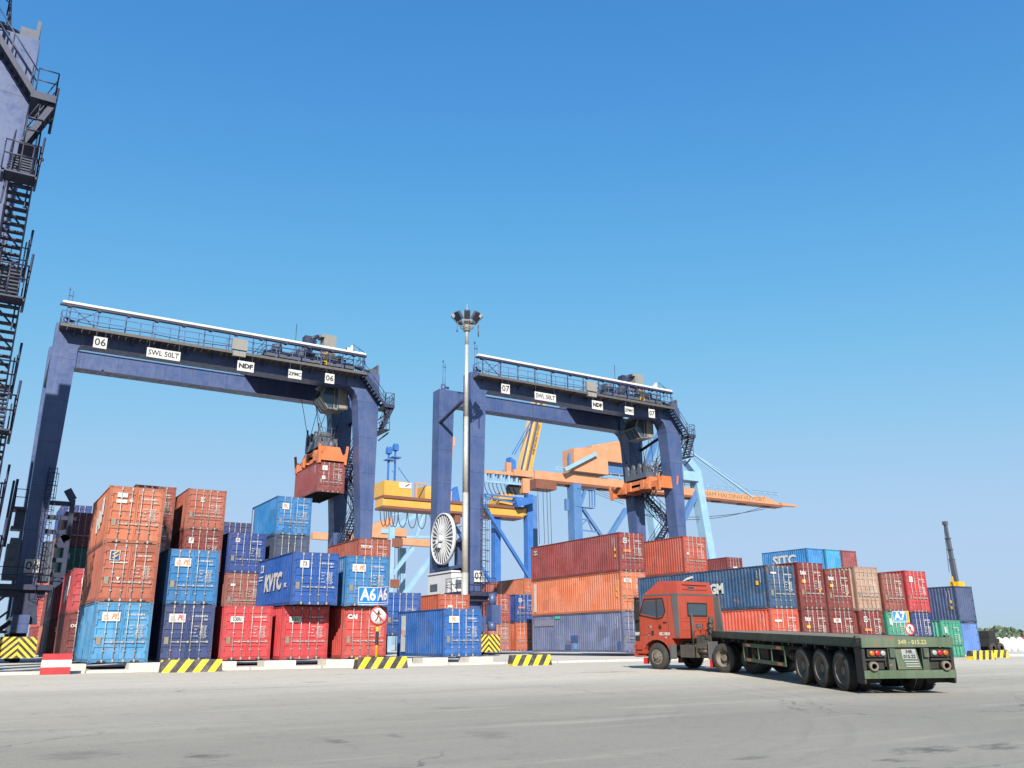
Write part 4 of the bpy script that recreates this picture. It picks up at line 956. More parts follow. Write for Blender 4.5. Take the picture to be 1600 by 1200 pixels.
# tractor: x right, y forward, origin under the first drive axle
qa = -.10
tk = empty('truck_tractor', (26.0, 25.0, g_road(26, 26)), (math.atan(.013), 0, -qa)); tag(tk, 'orange truck tractor with high roof cab, turning left with the empty flatbed in tow', 'truck')
tc = MB()
for s in (-.43, .43): tc.box(s-.05, s+.05, -2.3, 4.6, .72, 1.0)
for y in (-1.8, -.6, .7, 1.8): tc.box(-.4, .4, y, y+.12, .74, .96)
tc.tube((-.9, 3.4, .52), (.9, 3.4, .52), .09, 10).tube((-.9, 0, .52), (.9, 0, .52), .12, 10).tube((-.9, -1.35, .52), (.9, -1.35, .52), .12, 10)
for y in (0, -1.35): tc.lathe([(-.25, 0), (-.2, .22), (.2, .22), (.25, 0)], (0, y, .55), 'x', 14)
tc.box(-.5, .5, 2.4, 3.6, .55, 1.1)
put('chassis', tc, CHASSIS, tk)
for s in (-1, 1):
    wheel(tk, s*1.02, 3.4, s)
    for y in (0, -1.35): wheel(tk, s*1.02, y, s, deep=True); wheel(tk, s*.68, y, s, deep=True)
put('fifth_wheel', MB().lathe([(0, 0), (0, .5), (.07, .5), (.07, 0)], (0, -.6, 1.14), 'z', 24).box(-.45, .45, -1.0, -.2, 1.0, 1.15), CHASSIS, tk)
# cab shell: side outline (y, z), tapered slightly in plan
y0, y1 = 2.15, 4.55; zb, zr = 1.0, 2.95
cabp = MB()
out = [(y0, 1.25), (y0, 2.98), (4.05, 2.98), (4.42, 2.15), (y1, 1.9), (4.62, 1.1), (4.62, .62), (4.25, .62), (4.15, .95), (3.85, 1.2), (3.4, 1.27), (2.95, 1.2), (2.65, .95), (2.55, .95), (2.55, 1.25)]
cabp.prism(out, -1.2, 1.2, 'x')
cabo = put('cab', cabp, CABOR, tk); cabo.scale = (.95, 1, .985)
# high roof: slopes up from the windscreen header, drops at the rear edge
rf = MB(); b = [(-1.19, y0+.02, 3.04), (1.19, y0+.02, 3.04), (1.19, 4.1, 3.04), (-1.19, 4.1, 3.04)]; t = [(-1.08, y0+.1, 3.56), (1.08, y0+.1, 3.56), (1.0, 3.3, 3.6), (-1.0, 3.3, 3.6)]
rf.hexa(b, t); put('roof_fairing', rf, CABOR, cabo)
put('roof_seam', MB().box(-1.21, 1.21, y0-.01, 4.06, 2.98, 3.05), CABGR, cabo)
for z in (3.22, 3.42): put('roof_rib', MB().box(-.8, .8, y0+.02, y0+.06, z, z+.03), CABOR, cabo)
vt = MB()
for i in range(4): vt.box(-.45+.02, -.05, y0-.012+.03, y0+.05, 3.2+i*.04, 3.225+i*.04)
put('roof_vent', vt, CABGR, cabo)
for s in (-1, 1):
    x = s*1.203
    gw = MB().add([(x, 4.28, 2.28), (x, 3.98, 2.8), (x, 3.36, 2.8), (x, 3.36, 2.1)], [(0, 1, 2, 3)]).add([(x, 3.30, 2.08), (x, 3.30, 2.8), (x, 3.02, 2.8), (x, 2.92, 2.35), (x, 3.05, 2.15)], [(0, 1, 2, 3, 4)])
    put('side_window', gw, GLASS, cabo)
    fm = MB()
    for pl in ([(4.34, 2.2), (4.02, 2.86), (2.98, 2.86), (2.86, 2.34), (3.04, 2.08), (3.34, 2.03), (4.34, 2.2)], [(3.33, 2.05), (3.33, 2.85)]):
        for a, b_ in zip(pl, pl[1:]): fm.beam((x, *a), (x, *b_), .06, .02, (1, 0, 0))
    put('window_frame', fm, CHASSIS, cabo)
    dl = MB()
    for pl in ([(2.72, 1.3), (2.72, 2.9)], [(4.3, 1.35), (4.36, 2.1)], [(2.72, 1.3), (3.1, 1.45)], [(3.7, 1.45), (4.3, 1.35)]):
        for a, b_ in zip(pl, pl[1:]): dl.beam((s*1.2, *a), (s*1.2, *b_), .014, .008, (1, 0, 0))
    dl.box(min(s*1.19, s*1.225), max(s*1.19, s*1.225), 2.8, 3.0, 1.86, 1.91)
    put('door_seam', dl, CHASSIS, cabo)
    put('corner_deflector', MB().hexa([(s*1.2, y0-.02, 1.3), (s*1.22, y0-.02, 1.3), (s*1.22, y0+.2, 1.3), (s*1.2, y0+.2, 1.3)] if s > 0 else [(-1.22, y0-.02, 1.3), (-1.2, y0-.02, 1.3), (-1.2, y0+.2, 1.3), (-1.22, y0+.2, 1.3)],
        [(s*1.2, y0-.02, 3.0), (s*1.24, y0-.02, 3.0), (s*1.24, y0+.3, 3.0), (s*1.2, y0+.3, 3.0)] if s > 0 else [(-1.24, y0-.02, 3.0), (-1.2, y0-.02, 3.0), (-1.2, y0+.3, 3.0), (-1.24, y0+.3, 3.0)]), CABGR, cabo)
    mi = MB().box(min(s*1.28, s*1.36), max(s*1.28, s*1.36), 4.28, 4.5, 2.0, 2.75).beam((s*1.15, 4.3, 2.8), (s*1.32, 4.4, 2.8), .05).beam((s*1.15, 4.4, 1.95), (s*1.32, 4.4, 1.98), .05)
    put('mirror', mi, CHASSIS, cabo)
    fe = MB(); N_ = 10
    for i in range(N_):
        a0, a1 = math.pi*i/N_, math.pi*(i+1)/N_
        p0, p1 = (3.4+.78*math.cos(a0), .62+.62*math.sin(a0)), (3.4+.78*math.cos(a1), .62+.62*math.sin(a1))
        fe.beam((s*1.12, *p0), (s*1.12, *p1), .24, .09, (0, math.cos((a0+a1)/2), math.sin((a0+a1)/2)) if False else (0, .01, 1) if .25 < i/N_ < .7 else (0, 1, .01))
    put('wheel_arch', fe, CABOR, cabo)
    put('mud_guard', MB().box(min(s*.95, s*1.24), max(s*.95, s*1.24), 2.5, 2.6, .42, 1.0).box(min(s*.62, s*1.2), max(s*.62, s*1.2), .62, .66, .45, 1.12), CABGR, tk)
    put('mud_flap', MB().box(min(s*.62, s*1.2), max(s*.62, s*1.2), .60, .61, .15, .45).box(min(s*.9, s*1.22), max(s*.9, s*1.22), 4.1, 4.12, .2, .45), REDMARK, tk)
    sp = MB()
    for z in (.5, .78): sp.box(min(s*.95, s*1.21), max(s*.95, s*1.21), 4.2, 4.5, z, z+.05)
    put('step', sp, CABOR, tk)
    put('emblem', MB().lathe([(0, 0), (0, .09), (.006, .09), (.006, 0)], (s*1.2, 3.75, 1.72), 'x', 16).lathe([(0, 0), (0, .06), (.006, .06), (.006, 0)], (s*1.2, 3.9, 1.38), 'x', 16), WHITE, cabo)
    put('badge', MB().box(min(s*1.2, s*1.207), max(s*1.2, s*1.207), 3.55, 3.68, 1.36, 1.55).lathe([(0, 0), (0, .1), (.006, .1), (.006, 0)], (s*1.2, 3.2, 1.7), 'x', 14), CHASSIS, cabo)
text('lettering', '15C-118.31', .17, WHITE, cabo, (-1.206, 2.95, 1.42), LF, sx=.75, bold=.006); text('lettering', '38T', .09, WHITE, cabo, (-1.206, 2.85, 1.28), LF)
put('corner_panel', MB().box(-1.225, -1.195, 4.36, 4.6, 1.15, 2.0).box(1.195, 1.225, 4.36, 4.6, 1.15, 2.0), CHASSIS, cabo); text('lettering', 'FAW', .2, WHITE, cabo, (-1.232, 4.47, 1.42), LF, sx=.55, bold=.008)
ws = MB().add([(-1.1, 4.075, 2.94), (1.1, 4.075, 2.94), (1.14, 4.435, 2.15), (-1.14, 4.435, 2.15)], [(0, 3, 2, 1)]); put('windscreen', ws, GLASS, cabo)
rw = MB().box(-.55, .62, y0-.012, y0, 2.18, 2.62); rwf = put('rear_window', MB().box(-.62, .69, y0-.008, y0, 2.11, 2.69), CHASSIS, cabo); put('window_glass', rw, GLASS, rwf)
sv = MB()
for z in (1.55, 1.92, 2.05): sv.box(-1.1, 1.1, y0-.012, y0, z, z+.025)
for x in (-.7, .75): sv.box(x, x+.02, y0-.012, y0, 1.3, 2.9)
put('rear_rib', sv, CABOR, cabo)
gv = MB().box(-.18, .22, y0-.02, y0, 1.68, 1.84); put('rear_vent', gv, CABGR, cabo)
put('bumper', MB().box(-1.2, 1.2, 4.55, 4.72, .48, .98), CABOR, cabo)
for s in (-.85, .85): put('headlight', MB().box(s-.2, s+.2, 4.7, 4.74, .68, .9), LENSW, cabo)
put('side_fairing', MB().hexa([(1.1, 1.75, 1.25), (1.2, 1.75, 1.25), (1.2, y0, 1.25), (1.1, y0, 1.25)], [(1.1, 1.9, 2.9), (1.2, 1.9, 2.9), (1.2, y0, 2.9), (1.1, y0, 2.9)]), CABGR, tk)
ex = MB().tube((-.55, 1.95, 1.0), (-.55, 1.95, 2.2), .04, 8).tube((.62, 1.95, .8), (.62, 1.95, 2.1), .09, 10)
for i in range(3): ex.lathe([(-.05, .05), (-.05, .12), (.05, .12), (.05, .05), (-.05, .05)], (.55, 1.9, 1.5+i*.2), 'y', 12)
put('exhaust_stack', ex, GRIME, tk)
tn = MB().box(-1.12, -.65, 1.5, 2.15, .5, .98).tube((-.85, .78, .62), (-.85, 1.25, .62), .14, 12).tube((-.6, .78, .62), (-.6, 1.25, .62), .14, 12).box(-1.1, -.5, .8, 1.3, .85, 1.05).box(-.4, .4, 1.2, 1.9, 1.0, 1.35).box(.6, 1.15, .8, 2.2, .42, 1.0)
tn.tube((-1.0, .72, .75), (-1.0, 1.3, .75), .09, 10).box(-1.1, -.9, 1.3, 1.36, .5, 1.02)
put('fuel_tank', tn, GRIME, tk)
co = MB()
for k in range(3):
    p = []
    for i in range(90):
        t_ = i/89; a = t_*math.pi*2*14
        c_ = Vector((-.45+.35*k-.1*t_, 1.85, 1.75)).lerp(Vector((-.1+.2*k, -.9, 1.45)), t_)+Vector((0, 0, -.75*math.sin(math.pi*t_)))
        p.append(c_+Vector((.07*math.cos(a), 0, .07*math.sin(a))))
    co.path(p, .014, 5)
put('coiled_hose', co, CHASSIS, tk)
put('chain_bundle', MB().path([(.0, .6, 1.05), (.3, .3, 1.25), (.6, .5, 1.1), (.8, .0, 1.3), (.9, -.4, 1.1)], .06, 6).box(-.3, .3, .3, .9, .98, 1.12), CHASSIS, tk)

# ------------------------------------------------------------------ barriers, signs
def barrier(x, y, L, rot, label, cat='hazard barrier', z=None, hgt=.5):
    o = put('barrier', MB().hexa([(-L/2, -.28, -.05), (L/2, -.28, -.05), (L/2, .28, -.05), (-L/2, .28, -.05)], [(-L/2+.02, -.12, hgt), (L/2-.02, -.12, hgt), (L/2-.02, .12, hgt), (-L/2+.02, .12, hgt)]), HAZ, None, (x, y, g_road(x, y) if z is None else z), (0, 0, rot))
    return tag(o, label, cat, 'black and yellow barriers along the yard edge')
b_ = groundpt(298, 1050); barrier(b_.x, b_.y, 2.5, 0, 'black and yellow striped barrier on the road edge before the navy container')
b_ = groundpt(595, 1044.5); B2 = b_; barrier(b_.x, b_.y, 2.5, 0, 'black and yellow striped barrier at the foot of the A6 sign post')
b_ = groundpt(828, 1039.5); barrier(b_.x, b_.y, 2.35, 0, 'black and yellow striped barrier standing alone left of the truck')
b_ = groundpt(1533, 1030.5); barrier(b_.x, b_.y, 2.2, 0, 'black and yellow striped barrier at the foot of the bright green short container')
b_ = groundpt(1557, 1027.5); barrier(b_.x, b_.y, 2.0, -.15, 'smaller black and yellow barrier farthest right, behind another one')
b_ = groundpt(86, 1054)
rwo = empty('red_white_barrier', (b_.x, b_.y, b_.z)); tag(rwo, 'small red and white banded board barrier before the left stacks', 'barrier')
put('board', MB().hexa([(-.55, -.1, 0), (.52, -.1, 0), (.52, .1, 0), (-.55, .1, 0)], [(-.53, -.05, .8), (.54, -.05, .8), (.54, .05, .8), (-.53, .05, .8)]), REDMARK, rwo)
put('white_band', MB().hexa([(-.55, -.092, .28), (.53, -.092, .28), (.53, .09, .28), (-.55, .09, .28)], [(-.543, -.076, .56), (.537, -.076, .56), (.537, .08, .56), (-.543, .08, .56)]), WHITE, rwo)
BLUESIGN = plain('sign_blue', (20, 120, 200), .4); BLUESIGN2 = plain('sign_blue_shade', (30, 84, 170), .4)
def sign(px, pyt, pyb, Y, s, z0, label, sc=1., two=True):
    p = pt(px, pyt, Y); zt = p.z
    r = empty('block_sign', (p.x, Y, z0)); tag(r, label, 'sign')
    hh = zt-z0; m1 = MB(); po = put('post', MB().tube((0, 0, -.1), (0, 0, hh-.02), .075*sc, 14), YELMARK, r)
    put('black_band', MB().tube((0, 0, hh*.28), (0, 0, hh*.45), .077*sc, 14, caps=False), BLACK, po)
    def brd(x0, x1, rot, bm, bw):
        w_ = abs(x1-x0); q = empty('board', (0, 0, 0), (0, 0, rot)); q.parent = r
        t_ = put('board_panel', MB().box(x0, x1, -.1*sc, -.07*sc, hh-.82*sc, hh), bm, q)
        e = .03*sc; bo = MB().box(x0, x1, -.106*sc, -.1*sc, hh-e, hh).box(x0, x1, -.106*sc, -.1*sc, hh-.82*sc, hh-.82*sc+e).box(x0, x0+e, -.106*sc, -.1*sc, hh-.82*sc+e, hh-e).box(x1-e, x1, -.106*sc, -.1*sc, hh-.82*sc+e, hh-e).box(x0+e, x1-e, -.106*sc, -.1*sc, hh-.73*sc, hh-.70*sc)
        put('border', bo, WHITE, q)
        text('lettering', s, .78*sc, WHITE, q, ((x0+x1)/2, -.108*sc, hh-.37*sc), bold=.022*sc, sx=.86)
        return q
    brd(-1.1*sc, -.06*sc, .04 if two else -.6, BLUESIGN, 1)
    if two: brd(.06*sc, 1.0*sc, -1.42, BLUESIGN2, 1)
    put('post_cap', MB().box(-.09*sc, .09*sc, -.12*sc, .0, hh-.84*sc, hh+.02), YELMARK, r)
    d = empty('no_walking_disc', (-.02, -.13*sc, hh-1.32*sc), (0, 0, -.25)); d.parent = r
    R_ = .44*sc
    put('disc', MB().lathe([(0, 0), (0, R_), (.03, R_), (.03, 0)], (0, 0, 0), 'y', 36), WHITE, d)
    put('red_ring', MB().lathe([(-.006, R_*.82), (-.006, R_*1.01), (.001, R_*1.01)], (0, 0, 0), 'y', 36), REDMARK, d)
    put('red_bar', MB().beam((-R_*.6, -.012, R_*.6), (R_*.6, -.012, -R_*.6), .07*sc, .004, (0, 1, 0)) , REDMARK, d)
    w_ = MB(); k = R_
    def limb(a, b, t_): w_.beam((a[0]*k, -.009, a[1]*k), (b[0]*k, -.009, b[1]*k), t_*k, .004, (0, 1, 0))
    w_.lathe([(-.011, 0), (-.011, .1*k), (-.004, .1*k)], (.02*k, 0, .52*k), 'y', 14)
    limb((0, .42), (-.02, 0), .24); limb((-.02, .03), (.18, -.25), .12); limb((.18, -.25), (.26, -.55), .1); limb((-.04, .03), (-.14, -.28), .12); limb((-.14, -.28), (-.32, -.52), .1); limb((.02, .36), (.28, .1), .09); limb((-.02, .36), (-.28, .12), .09)
    put('walking_figure', w_, BLACK, d)
    return r
sign(592, 918, 945, 39.0, 'A6', -.27, 'blue A6 block sign on a yellow and black post with a no walking disc')
q7 = pt(1416, 955, 35.4)
sign(1416, 955, 970, 35.4, 'A7', g_road(q7.x, 35.4), 'blue A7 block sign on a yellow post, seen above the rear of the flatbed', .86, False)

# ------------------------------------------------------------------ quay cranes beyond the yard
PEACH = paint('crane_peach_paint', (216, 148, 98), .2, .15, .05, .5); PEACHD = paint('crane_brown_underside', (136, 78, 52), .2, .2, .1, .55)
SKYB = paint('crane_light_blue_paint', (140, 186, 218), .2, .1, .03, .5); MIDB = paint('crane_mid_blue_paint', (72, 124, 182), .2, .15, .05, .5)
VIVB = paint('crane_vivid_blue_paint', (24, 110, 196), .2, .15, .05, .5); YELC = paint('crane_yellow_paint', (228, 170, 40), .2, .15, .08, .5)
def pb(mb, a, b, Y, w_, Y2=None, h=None): return mb.beam(pt(*a, Y), pt(*b, Y2 or Y), w_, h)
def pbox(mb, x0, y0, x1, y1, Y, dep):
    a, b = pt(x0, y0, Y), pt(x1, y1, Y); return mb.box(min(a.x, b.x), max(a.x, b.x), Y, Y+dep, min(a.z, b.z), max(a.z, b.z))
def part(name, mat, root, fn):
    mb = MB(); fn(mb); return put(name, mb, mat, root)
def foot(px, py, Y): p = pt(px, py, Y); return Vector((p.x, Y, -.6))
Y = 137.
A = empty('quay_crane', tuple(pt(1095, 850, Y).xy)+(-.6,)); tag(A, 'light blue and peach quay crane with its long lettered boom reaching right', 'quay crane', 'quay cranes beyond the yard')
def add_part(root, name, mat, fn):
    mb = MB(); fn(mb); l = Vector(root.location); mb.v = [tuple(Vector(v)-l) for v in mb.v]; return put(name, mb, mat, root)
tip, bl = pt(1235, 787, Y), pt(836, 741, Y); zB = (tip.z+bl.z)/2
def boomA(mb):
    x0, x1 = bl.x, tip.x-3
    mb.hexa([(x0, Y, zB-.75), (x1, Y, zB-.75), (x1, Y+2.2, zB-.75), (x0, Y+2.2, zB-.75)], [(x0, Y, zB+.9), (x1-5, Y, zB+.9), (x1-5, Y+2.2, zB+.9), (x0, Y+2.2, zB+.9)])
    mb.hexa([(x1, Y, zB-.75), (x1+6, Y+.6, zB-.5), (x1+6, Y+1.8, zB-.5), (x1, Y+2.2, zB-.75)], [(x1, Y, zB-.1), (x1+6, Y+.6, zB-.15), (x1+6, Y+1.8, zB-.15), (x1, Y+2.2, zB-.1)])
bo = add_part(A, 'boom', PEACH, boomA)
add_part(A, 'boom_underside', PEACHD, lambda mb: (mb.box(bl.x, tip.x-3, Y-.2, Y+2.4, zB-1.25, zB-.75), mb.box(bl.x, pt(868, 745, Y).x, Y-.3, Y+3, zB-2.6, zB-1.25), [mb.box(bl.x+i*8, bl.x+i*8+2, Y+.4, Y+1.4, zB-1.5, zB-1.25) for i in range(1, 9)]))
tx = text('lettering', 'NAM HAI DINH VU PORT', 1.45, plain('dull_lettering', (120, 110, 70), .6), A, (0, 0, 0), sx=1.18); c1 = pt(1149, 777, Y); tx.location = Vector((c1.x, Y-.02, zB+.05))-Vector(A.location)
def railA(mb): rail(mb, [(pt(870, 740, Y).x, Y, zB+.9), (tip.x-4, Y, zB+.9)], 1.2, 2.2, .06)
add_part(A, 'railing', SKYB, railA)
def legA(mb):
    for yo in (0., 16.):
        p = pt(1085, 736, Y); f = pt(1104, 850, Y); d = (f-p)/(p.z-f.z); f0 = p+d*(p.z+.6)
        mb.beam((p.x, Y+yo, p.z), (f0.x+.2, Y+yo, -.6), 1.9, 2.2, (0, 1, 0))
add_part(A, 'leg', SKYB, legA)
def legA2(mb):
    for yo in (0., 16.):
        p = pt(897, 757, Y); mb.beam((p.x, Y+yo, p.z), (p.x, Y+yo, -.6), 1.9, 2.2, (0, 1, 0))
add_part(A, 'leg', MIDB, legA2)
def braceA(mb):
    pb(mb, (1092, 760), (1055, 838), Y, 1.1); pb(mb, (978, 796), (945, 850), Y, .9); mb.box(pt(897, 0, Y).x, pt(1085, 0, Y).x, Y+.2, Y+1.6, 10, 11.4)
    pb(mb, (1004, 747), (1024, 690), Y+2, 1.1); pb(mb, (1024, 690), (1048, 640), Y+2, 1.0)
add_part(A, 'brace', MIDB, braceA)
def headA(mb):
    pbox(mb, 1068, 735, 1092, 752, Y-1.5, 3); pb(mb, (1088, 738), (1070, 716), Y, 1.6); pb(mb, (1075, 725), (1040, 640), Y+2, 1.4)
add_part(A, 'portal_head', SKYB, headA)
def stayA(mb):
    for a, b, t_ in (((1075, 703), (1176, 777), .34), ((1078, 705), (1190, 778), .16), ((1074, 708), (1160, 774), .12), ((1040, 640), (1078, 705), .4), ((1040, 640), (985, 700), .3)): pb(mb, a, b, Y, t_)
add_part(A, 'boom_stay', SKYB, stayA)
def houseA(mb):
    a, b, c, d = pt(893, 742, Y), pt(946, 742, Y), pt(946, 716, Y), pt(893, 710, Y)
    mb.hexa([(a.x, Y-1, zB+1.5), (b.x, Y-1, zB+1.5), (b.x, Y+3, zB+1.5), (a.x, Y+3, zB+1.5)], [(a.x, Y-1, c.z+1), (b.x, Y-1, c.z+2.2), (b.x, Y+3, c.z+2.2), (a.x, Y+3, c.z+1)])
    e, f = pt(930, 722, Y), pt(980, 690, Y)
    mb.hexa([(e.x, Y+1, e.z+.8), (f.x, Y+1, e.z+.8), (f.x, Y+5, e.z+.8), (e.x, Y+5, e.z+.8)], [(e.x, Y+1, f.z-1.6), (f.x, Y+1, f.z+.6), (f.x, Y+5, f.z+.6), (e.x, Y+5, f.z-1.6)])
add_part(A, 'machinery_house', PEACH, houseA)
add_part(A, 'house_girder', MIDB, lambda mb: (pbox(mb, 944, 722, 985, 742, Y+2, 3), pbox(mb, 889, 708, 892.5, 728, Y, .5)))
add_part(A, 'back_stay', SKYB, lambda mb: pb(mb, (882, 734), (931, 709), Y-1.4, .7))
def lattA(mb):
    x0, x1 = pt(903, 0, Y).x, pt(930, 0, Y).x
    rail(mb, [(x0, Y-1, pt(0, 792, Y).z), (x1+.5, Y-1, pt(0, 792, Y).z)], 1.2, 1., .08); pbox(mb, 902, 791, 931, 794, Y-1.2, 1.5); pbox(mb, 902, 763, 930, 766, Y-1.2, 1.5)
    for px in (921, 925, 929): pb(mb, (px, 764), (px+.5, 792), Y-.8, .2)
    pb(mb, (914, 766), (906, 792), Y-.8, .55); pb(mb, (910, 794), (940, 838), Y-.8, .6); pb(mb, (913, 794), (943, 838), Y-.8, .15)
    pb(mb, (905, 811), (919, 812), Y-.8, .25); pb(mb, (905, 828), (933, 831), Y-.8, .25); pb(mb, (906, 823), (917, 812), Y-.8, .2); pb(mb, (918, 812), (926, 830), Y-.8, .2); pbox(mb, 885, 779, 889, 797, Y-.8, .8)
add_part(A, 'stair_tower', MIDB, lattA)
def wireA(mb):
    for px in (843, 851, 857, 862): pb(mb, (px-3, 757), (px, 850), Y, .07)
    for k in range(2):
        ps = [pt(x, 806+k*4-((x-1075)/105)**2*(10+6*k)+2, Y) for x in range(1000, 1200, 15)]
        mb.path(ps, .06, 4)
    for k in range(3): pb(mb, (930, 765+3*k), (975, 780+4*k), Y, .06)
add_part(A, 'cable', ROPE, wireA)
# yellow and blue crane
Y = 112.
Bc = empty('quay_crane', tuple(pt(779, 900, Y).xy)+(-.6,)); tag(Bc, 'blue and yellow quay crane with its lettered yellow boom raised', group='quay cranes beyond the yard', cat='quay crane')
ga, gb_ = pt(598, 786, Y), pt(817, 800, Y); zG = (ga.z+gb_.z)/2
add_part(Bc, 'girder', YELC, lambda mb: mb.box(ga.x, gb_.x, Y, Y+2.6, zG-.55, zG+.55).add([(gb_.x, Y, zG-.55), (gb_.x+1.5, Y+.6, zG+.2), (gb_.x+1.5, Y+.6, zG+1.2), (gb_.x, Y, zG+.55)], [(0, 1, 2, 3)]))
add_part(Bc, 'girder_flange', PEACHD, lambda mb: mb.box(ga.x, gb_.x, Y-.2, Y+2.8, zG+.55, zG+.95).box(ga.x, gb_.x, Y-.25, Y+2.8, zG-.9, zG-.55))
def houseB(mb):
    a, b = pt(600, 780, Y), pt(643, 780, Y); mb.box(a.x, b.x, Y, Y+4.5, zG+1.0, zG+3.1)
    for p0, p1, h_ in ((665, 678, 1.9), (699, 707, 1.5), (781, 804, 1.9)): mb.box(pt(p0, 780, Y).x, pt(p1, 780, Y).x, Y+.2, Y+3, zG+1.0, zG+1.0+h_)
hB = add_part(Bc, 'machinery_house', YELC, houseB)
p0, p1 = pt(623, 770, Y), pt(642, 770, Y)
add_part(Bc, 'name_board', WHITE, lambda mb: mb.box(p0.x, p1.x, Y-.06, Y, zG+2.2, zG+3.0))
add_part(Bc, 'name_stroke', BLUEMARK, lambda mb: mb.beam((p0.x+1.0, Y-.08, zG+2.45), (p1.x-.3, Y-.08, zG+2.85), .14, .03, (0, 1, 0)))
add_part(Bc, 'jib', PEACH, lambda mb: (pb(mb, (649.5, 778), (650, 755), Y, .3), pb(mb, (649, 756), (667, 756), Y, .2)))
def mastB(mb):
    for px, pt_ in ((612, 705), (622.5, 700)):
        q_ = pt(px, pt_, Y); mb.beam((q_.x, Y+1, zG+3), (q_.x, Y+1, q_.z), .24); mb.box(q_.x-.35, q_.x+.35, Y+.6, Y+1.4, q_.z-.2, q_.z+.6); mb.tube((q_.x-.3, Y+1, q_.z+.5), (q_.x+.3, Y+1, q_.z+.5), .35, 10)
    for px, py in ((613, 717), (622.5, 713)): q_ = pt(px, py, Y); mb.box(q_.x-.7, q_.x+.7, Y+.4, Y+1.6, q_.z-.08, q_.z+.05)
    pb(mb, (622, 730), (640, 755), Y, .09); pb(mb, (612, 735), (619, 742), Y, .07); pb(mb, (618, 715), (617, 755), Y, .05)
add_part(Bc, 'mast', VIVB, mastB)
def legB(mb):
    for px in (779, 829.5):
        q_ = pt(px, 800, Y); zt_ = zG-.6 if px < 800 else pt(px, 784, Y).z
        mb.beam((q_.x, Y+.8, zt_), (q_.x, Y+.8, -.6), 1., 1.2, (0, 1, 0))
add_part(Bc, 'leg', VIVB, legB)
def brB(mb):
    pb(mb, (755, 788), (838, 920), Y-1, .45); pb(mb, (697, 801), (772, 918), Y+2, .42); pb(mb, (757, 772), (832, 780), Y-.5, .22); pb(mb, (757, 775.5), (806, 786), Y-.5, .22)
    q_ = pt(818, 784, Y-.8); mb.beam(pt(806, 788, Y-.8), pt(831, 781, Y-.8), .9, 1.0); pbox(mb, 806, 776, 813, 792, Y-.8, 1.2); pbox(mb, 825, 772, 833, 784, Y-.5, 1.2)
    a = [pt(704, 774, Y), pt(720, 758, Y), pt(724, 782, Y), pt(714, 782, Y)]; mb.add([(v.x, Y+1, v.z) for v in a]+[(v.x, Y+2.4, v.z) for v in a], [(0,1,2,3),(7,6,5,4),(0,4,5,1),(1,5,6,2),(2,6,7,3),(3,7,4,0)])
    a = [pt(801, 736, Y), pt(803, 712, Y), pt(811, 718, Y), pt(812, 738, Y)]; mb.add([(v.x, Y+1, v.z) for v in a]+[(v.x, Y+2.4, v.z) for v in a], [(0,1,2,3),(7,6,5,4),(0,4,5,1),(1,5,6,2),(2,6,7,3),(3,7,4,0)])
    for a_, b2 in (((800, 710), (832, 654)), ((804, 710), (836, 654)), ((776, 742), (795, 730)), ((780, 743), (798, 733))): pb(mb, a_, b2, Y+1, .12)
add_part(Bc, 'brace', VIVB, brB)
def bmB(mb, o=0.):
    pbot, ptop = (815.5, 744), (842, 622)
    d0 = pt(*pbot, Y); d1 = pt(*ptop, Y)
    mb.beam((d0.x+.45, Y+1.6, d0.z), (d1.x+.45, Y+1.6, d1.z), .95, 1.2, (0, 1, 0))
bB = add_part(Bc, 'raised_boom', paint('crane_pale_yellow_paint', (236, 190, 104), .2, .15, .05, .5), bmB)
d0, d1 = pt(825.5, 744, Y), pt(852, 622, Y)
bp = add_part(Bc, 'raised_boom', YELC, lambda mb: mb.beam((d0.x+.35, Y+1.2, d0.z), (d1.x+.35, Y+1.2, d1.z), .85, 1.2, (0, 1, 0)))
add_part(Bc, 'boom_edge', NAVY, lambda mb: (mb.beam((d0.x-1.05, Y+.9, d0.z), (d1.x-1.05, Y+.9, d1.z), .2, .3, (0, 1, 0)), mb.beam((d0.x-.12, Y+.6, d0.z), (d1.x-.12, Y+.6, d1.z), .18, .3, (0, 1, 0))))
th = math.atan2(d1.z-d0.z, d1.x-d0.x); mid = d0.lerp(d1, .47)
tx = text('lettering', 'NAM HAI DINH VU PORT', .55, BLACK, Bc, Vector((mid.x+.36, Y+.58, mid.z))-Vector(Bc.location), (math.pi/2, -th, 0), sx=.85, bold=.008)
def trB(mb):
    pb(mb, (757, 737), (812, 742), Y, .45); pbox(mb, 803, 733, 834, 746, Y-.5, 2.5); pbox(mb, 817, 747, 828, 771, Y-.3, 2.); pbox(mb, 792, 722, 799, 742, Y, .7)
add_part(Bc, 'trolley_girder', PEACH, trB)
def rkB(mb):
    pb(mb, (757, 752), (814, 757), Y, .28)
    for i in range(14):
        x = 758+i*4.1; pb(mb, (x, 737), (x, 752+i*.3), Y+.3*(i % 3), .16 if i % 3 else .3)
add_part(Bc, 'cable_rack', SKYB, rkB)
def lpB(mb):
    for x0 in [760+i*6.3 for i in range(8)]:
        mb.path([pt(x0+3*math.sin(t_/8*math.pi*2-math.pi/2)*1.0, 755+17*math.sin(math.pi*t_/8), Y) for t_ in range(9)], .06, 4)
    for x0 in (594, 600, 607, 612, 622, 637, 652):
        wd = 5 if x0 < 615 else 7
        mb.path([pt(x0+wd*(1-math.cos(math.pi*t_/8)), 798+((x0-590)*.07)+24*math.sin(math.pi*t_/8), Y) for t_ in range(9)], .06, 4)
    pbox(mb, 796, 757, 812, 772, Y+.3, 1.)
add_part(Bc, 'festoon_cable', ROPE, lpB)
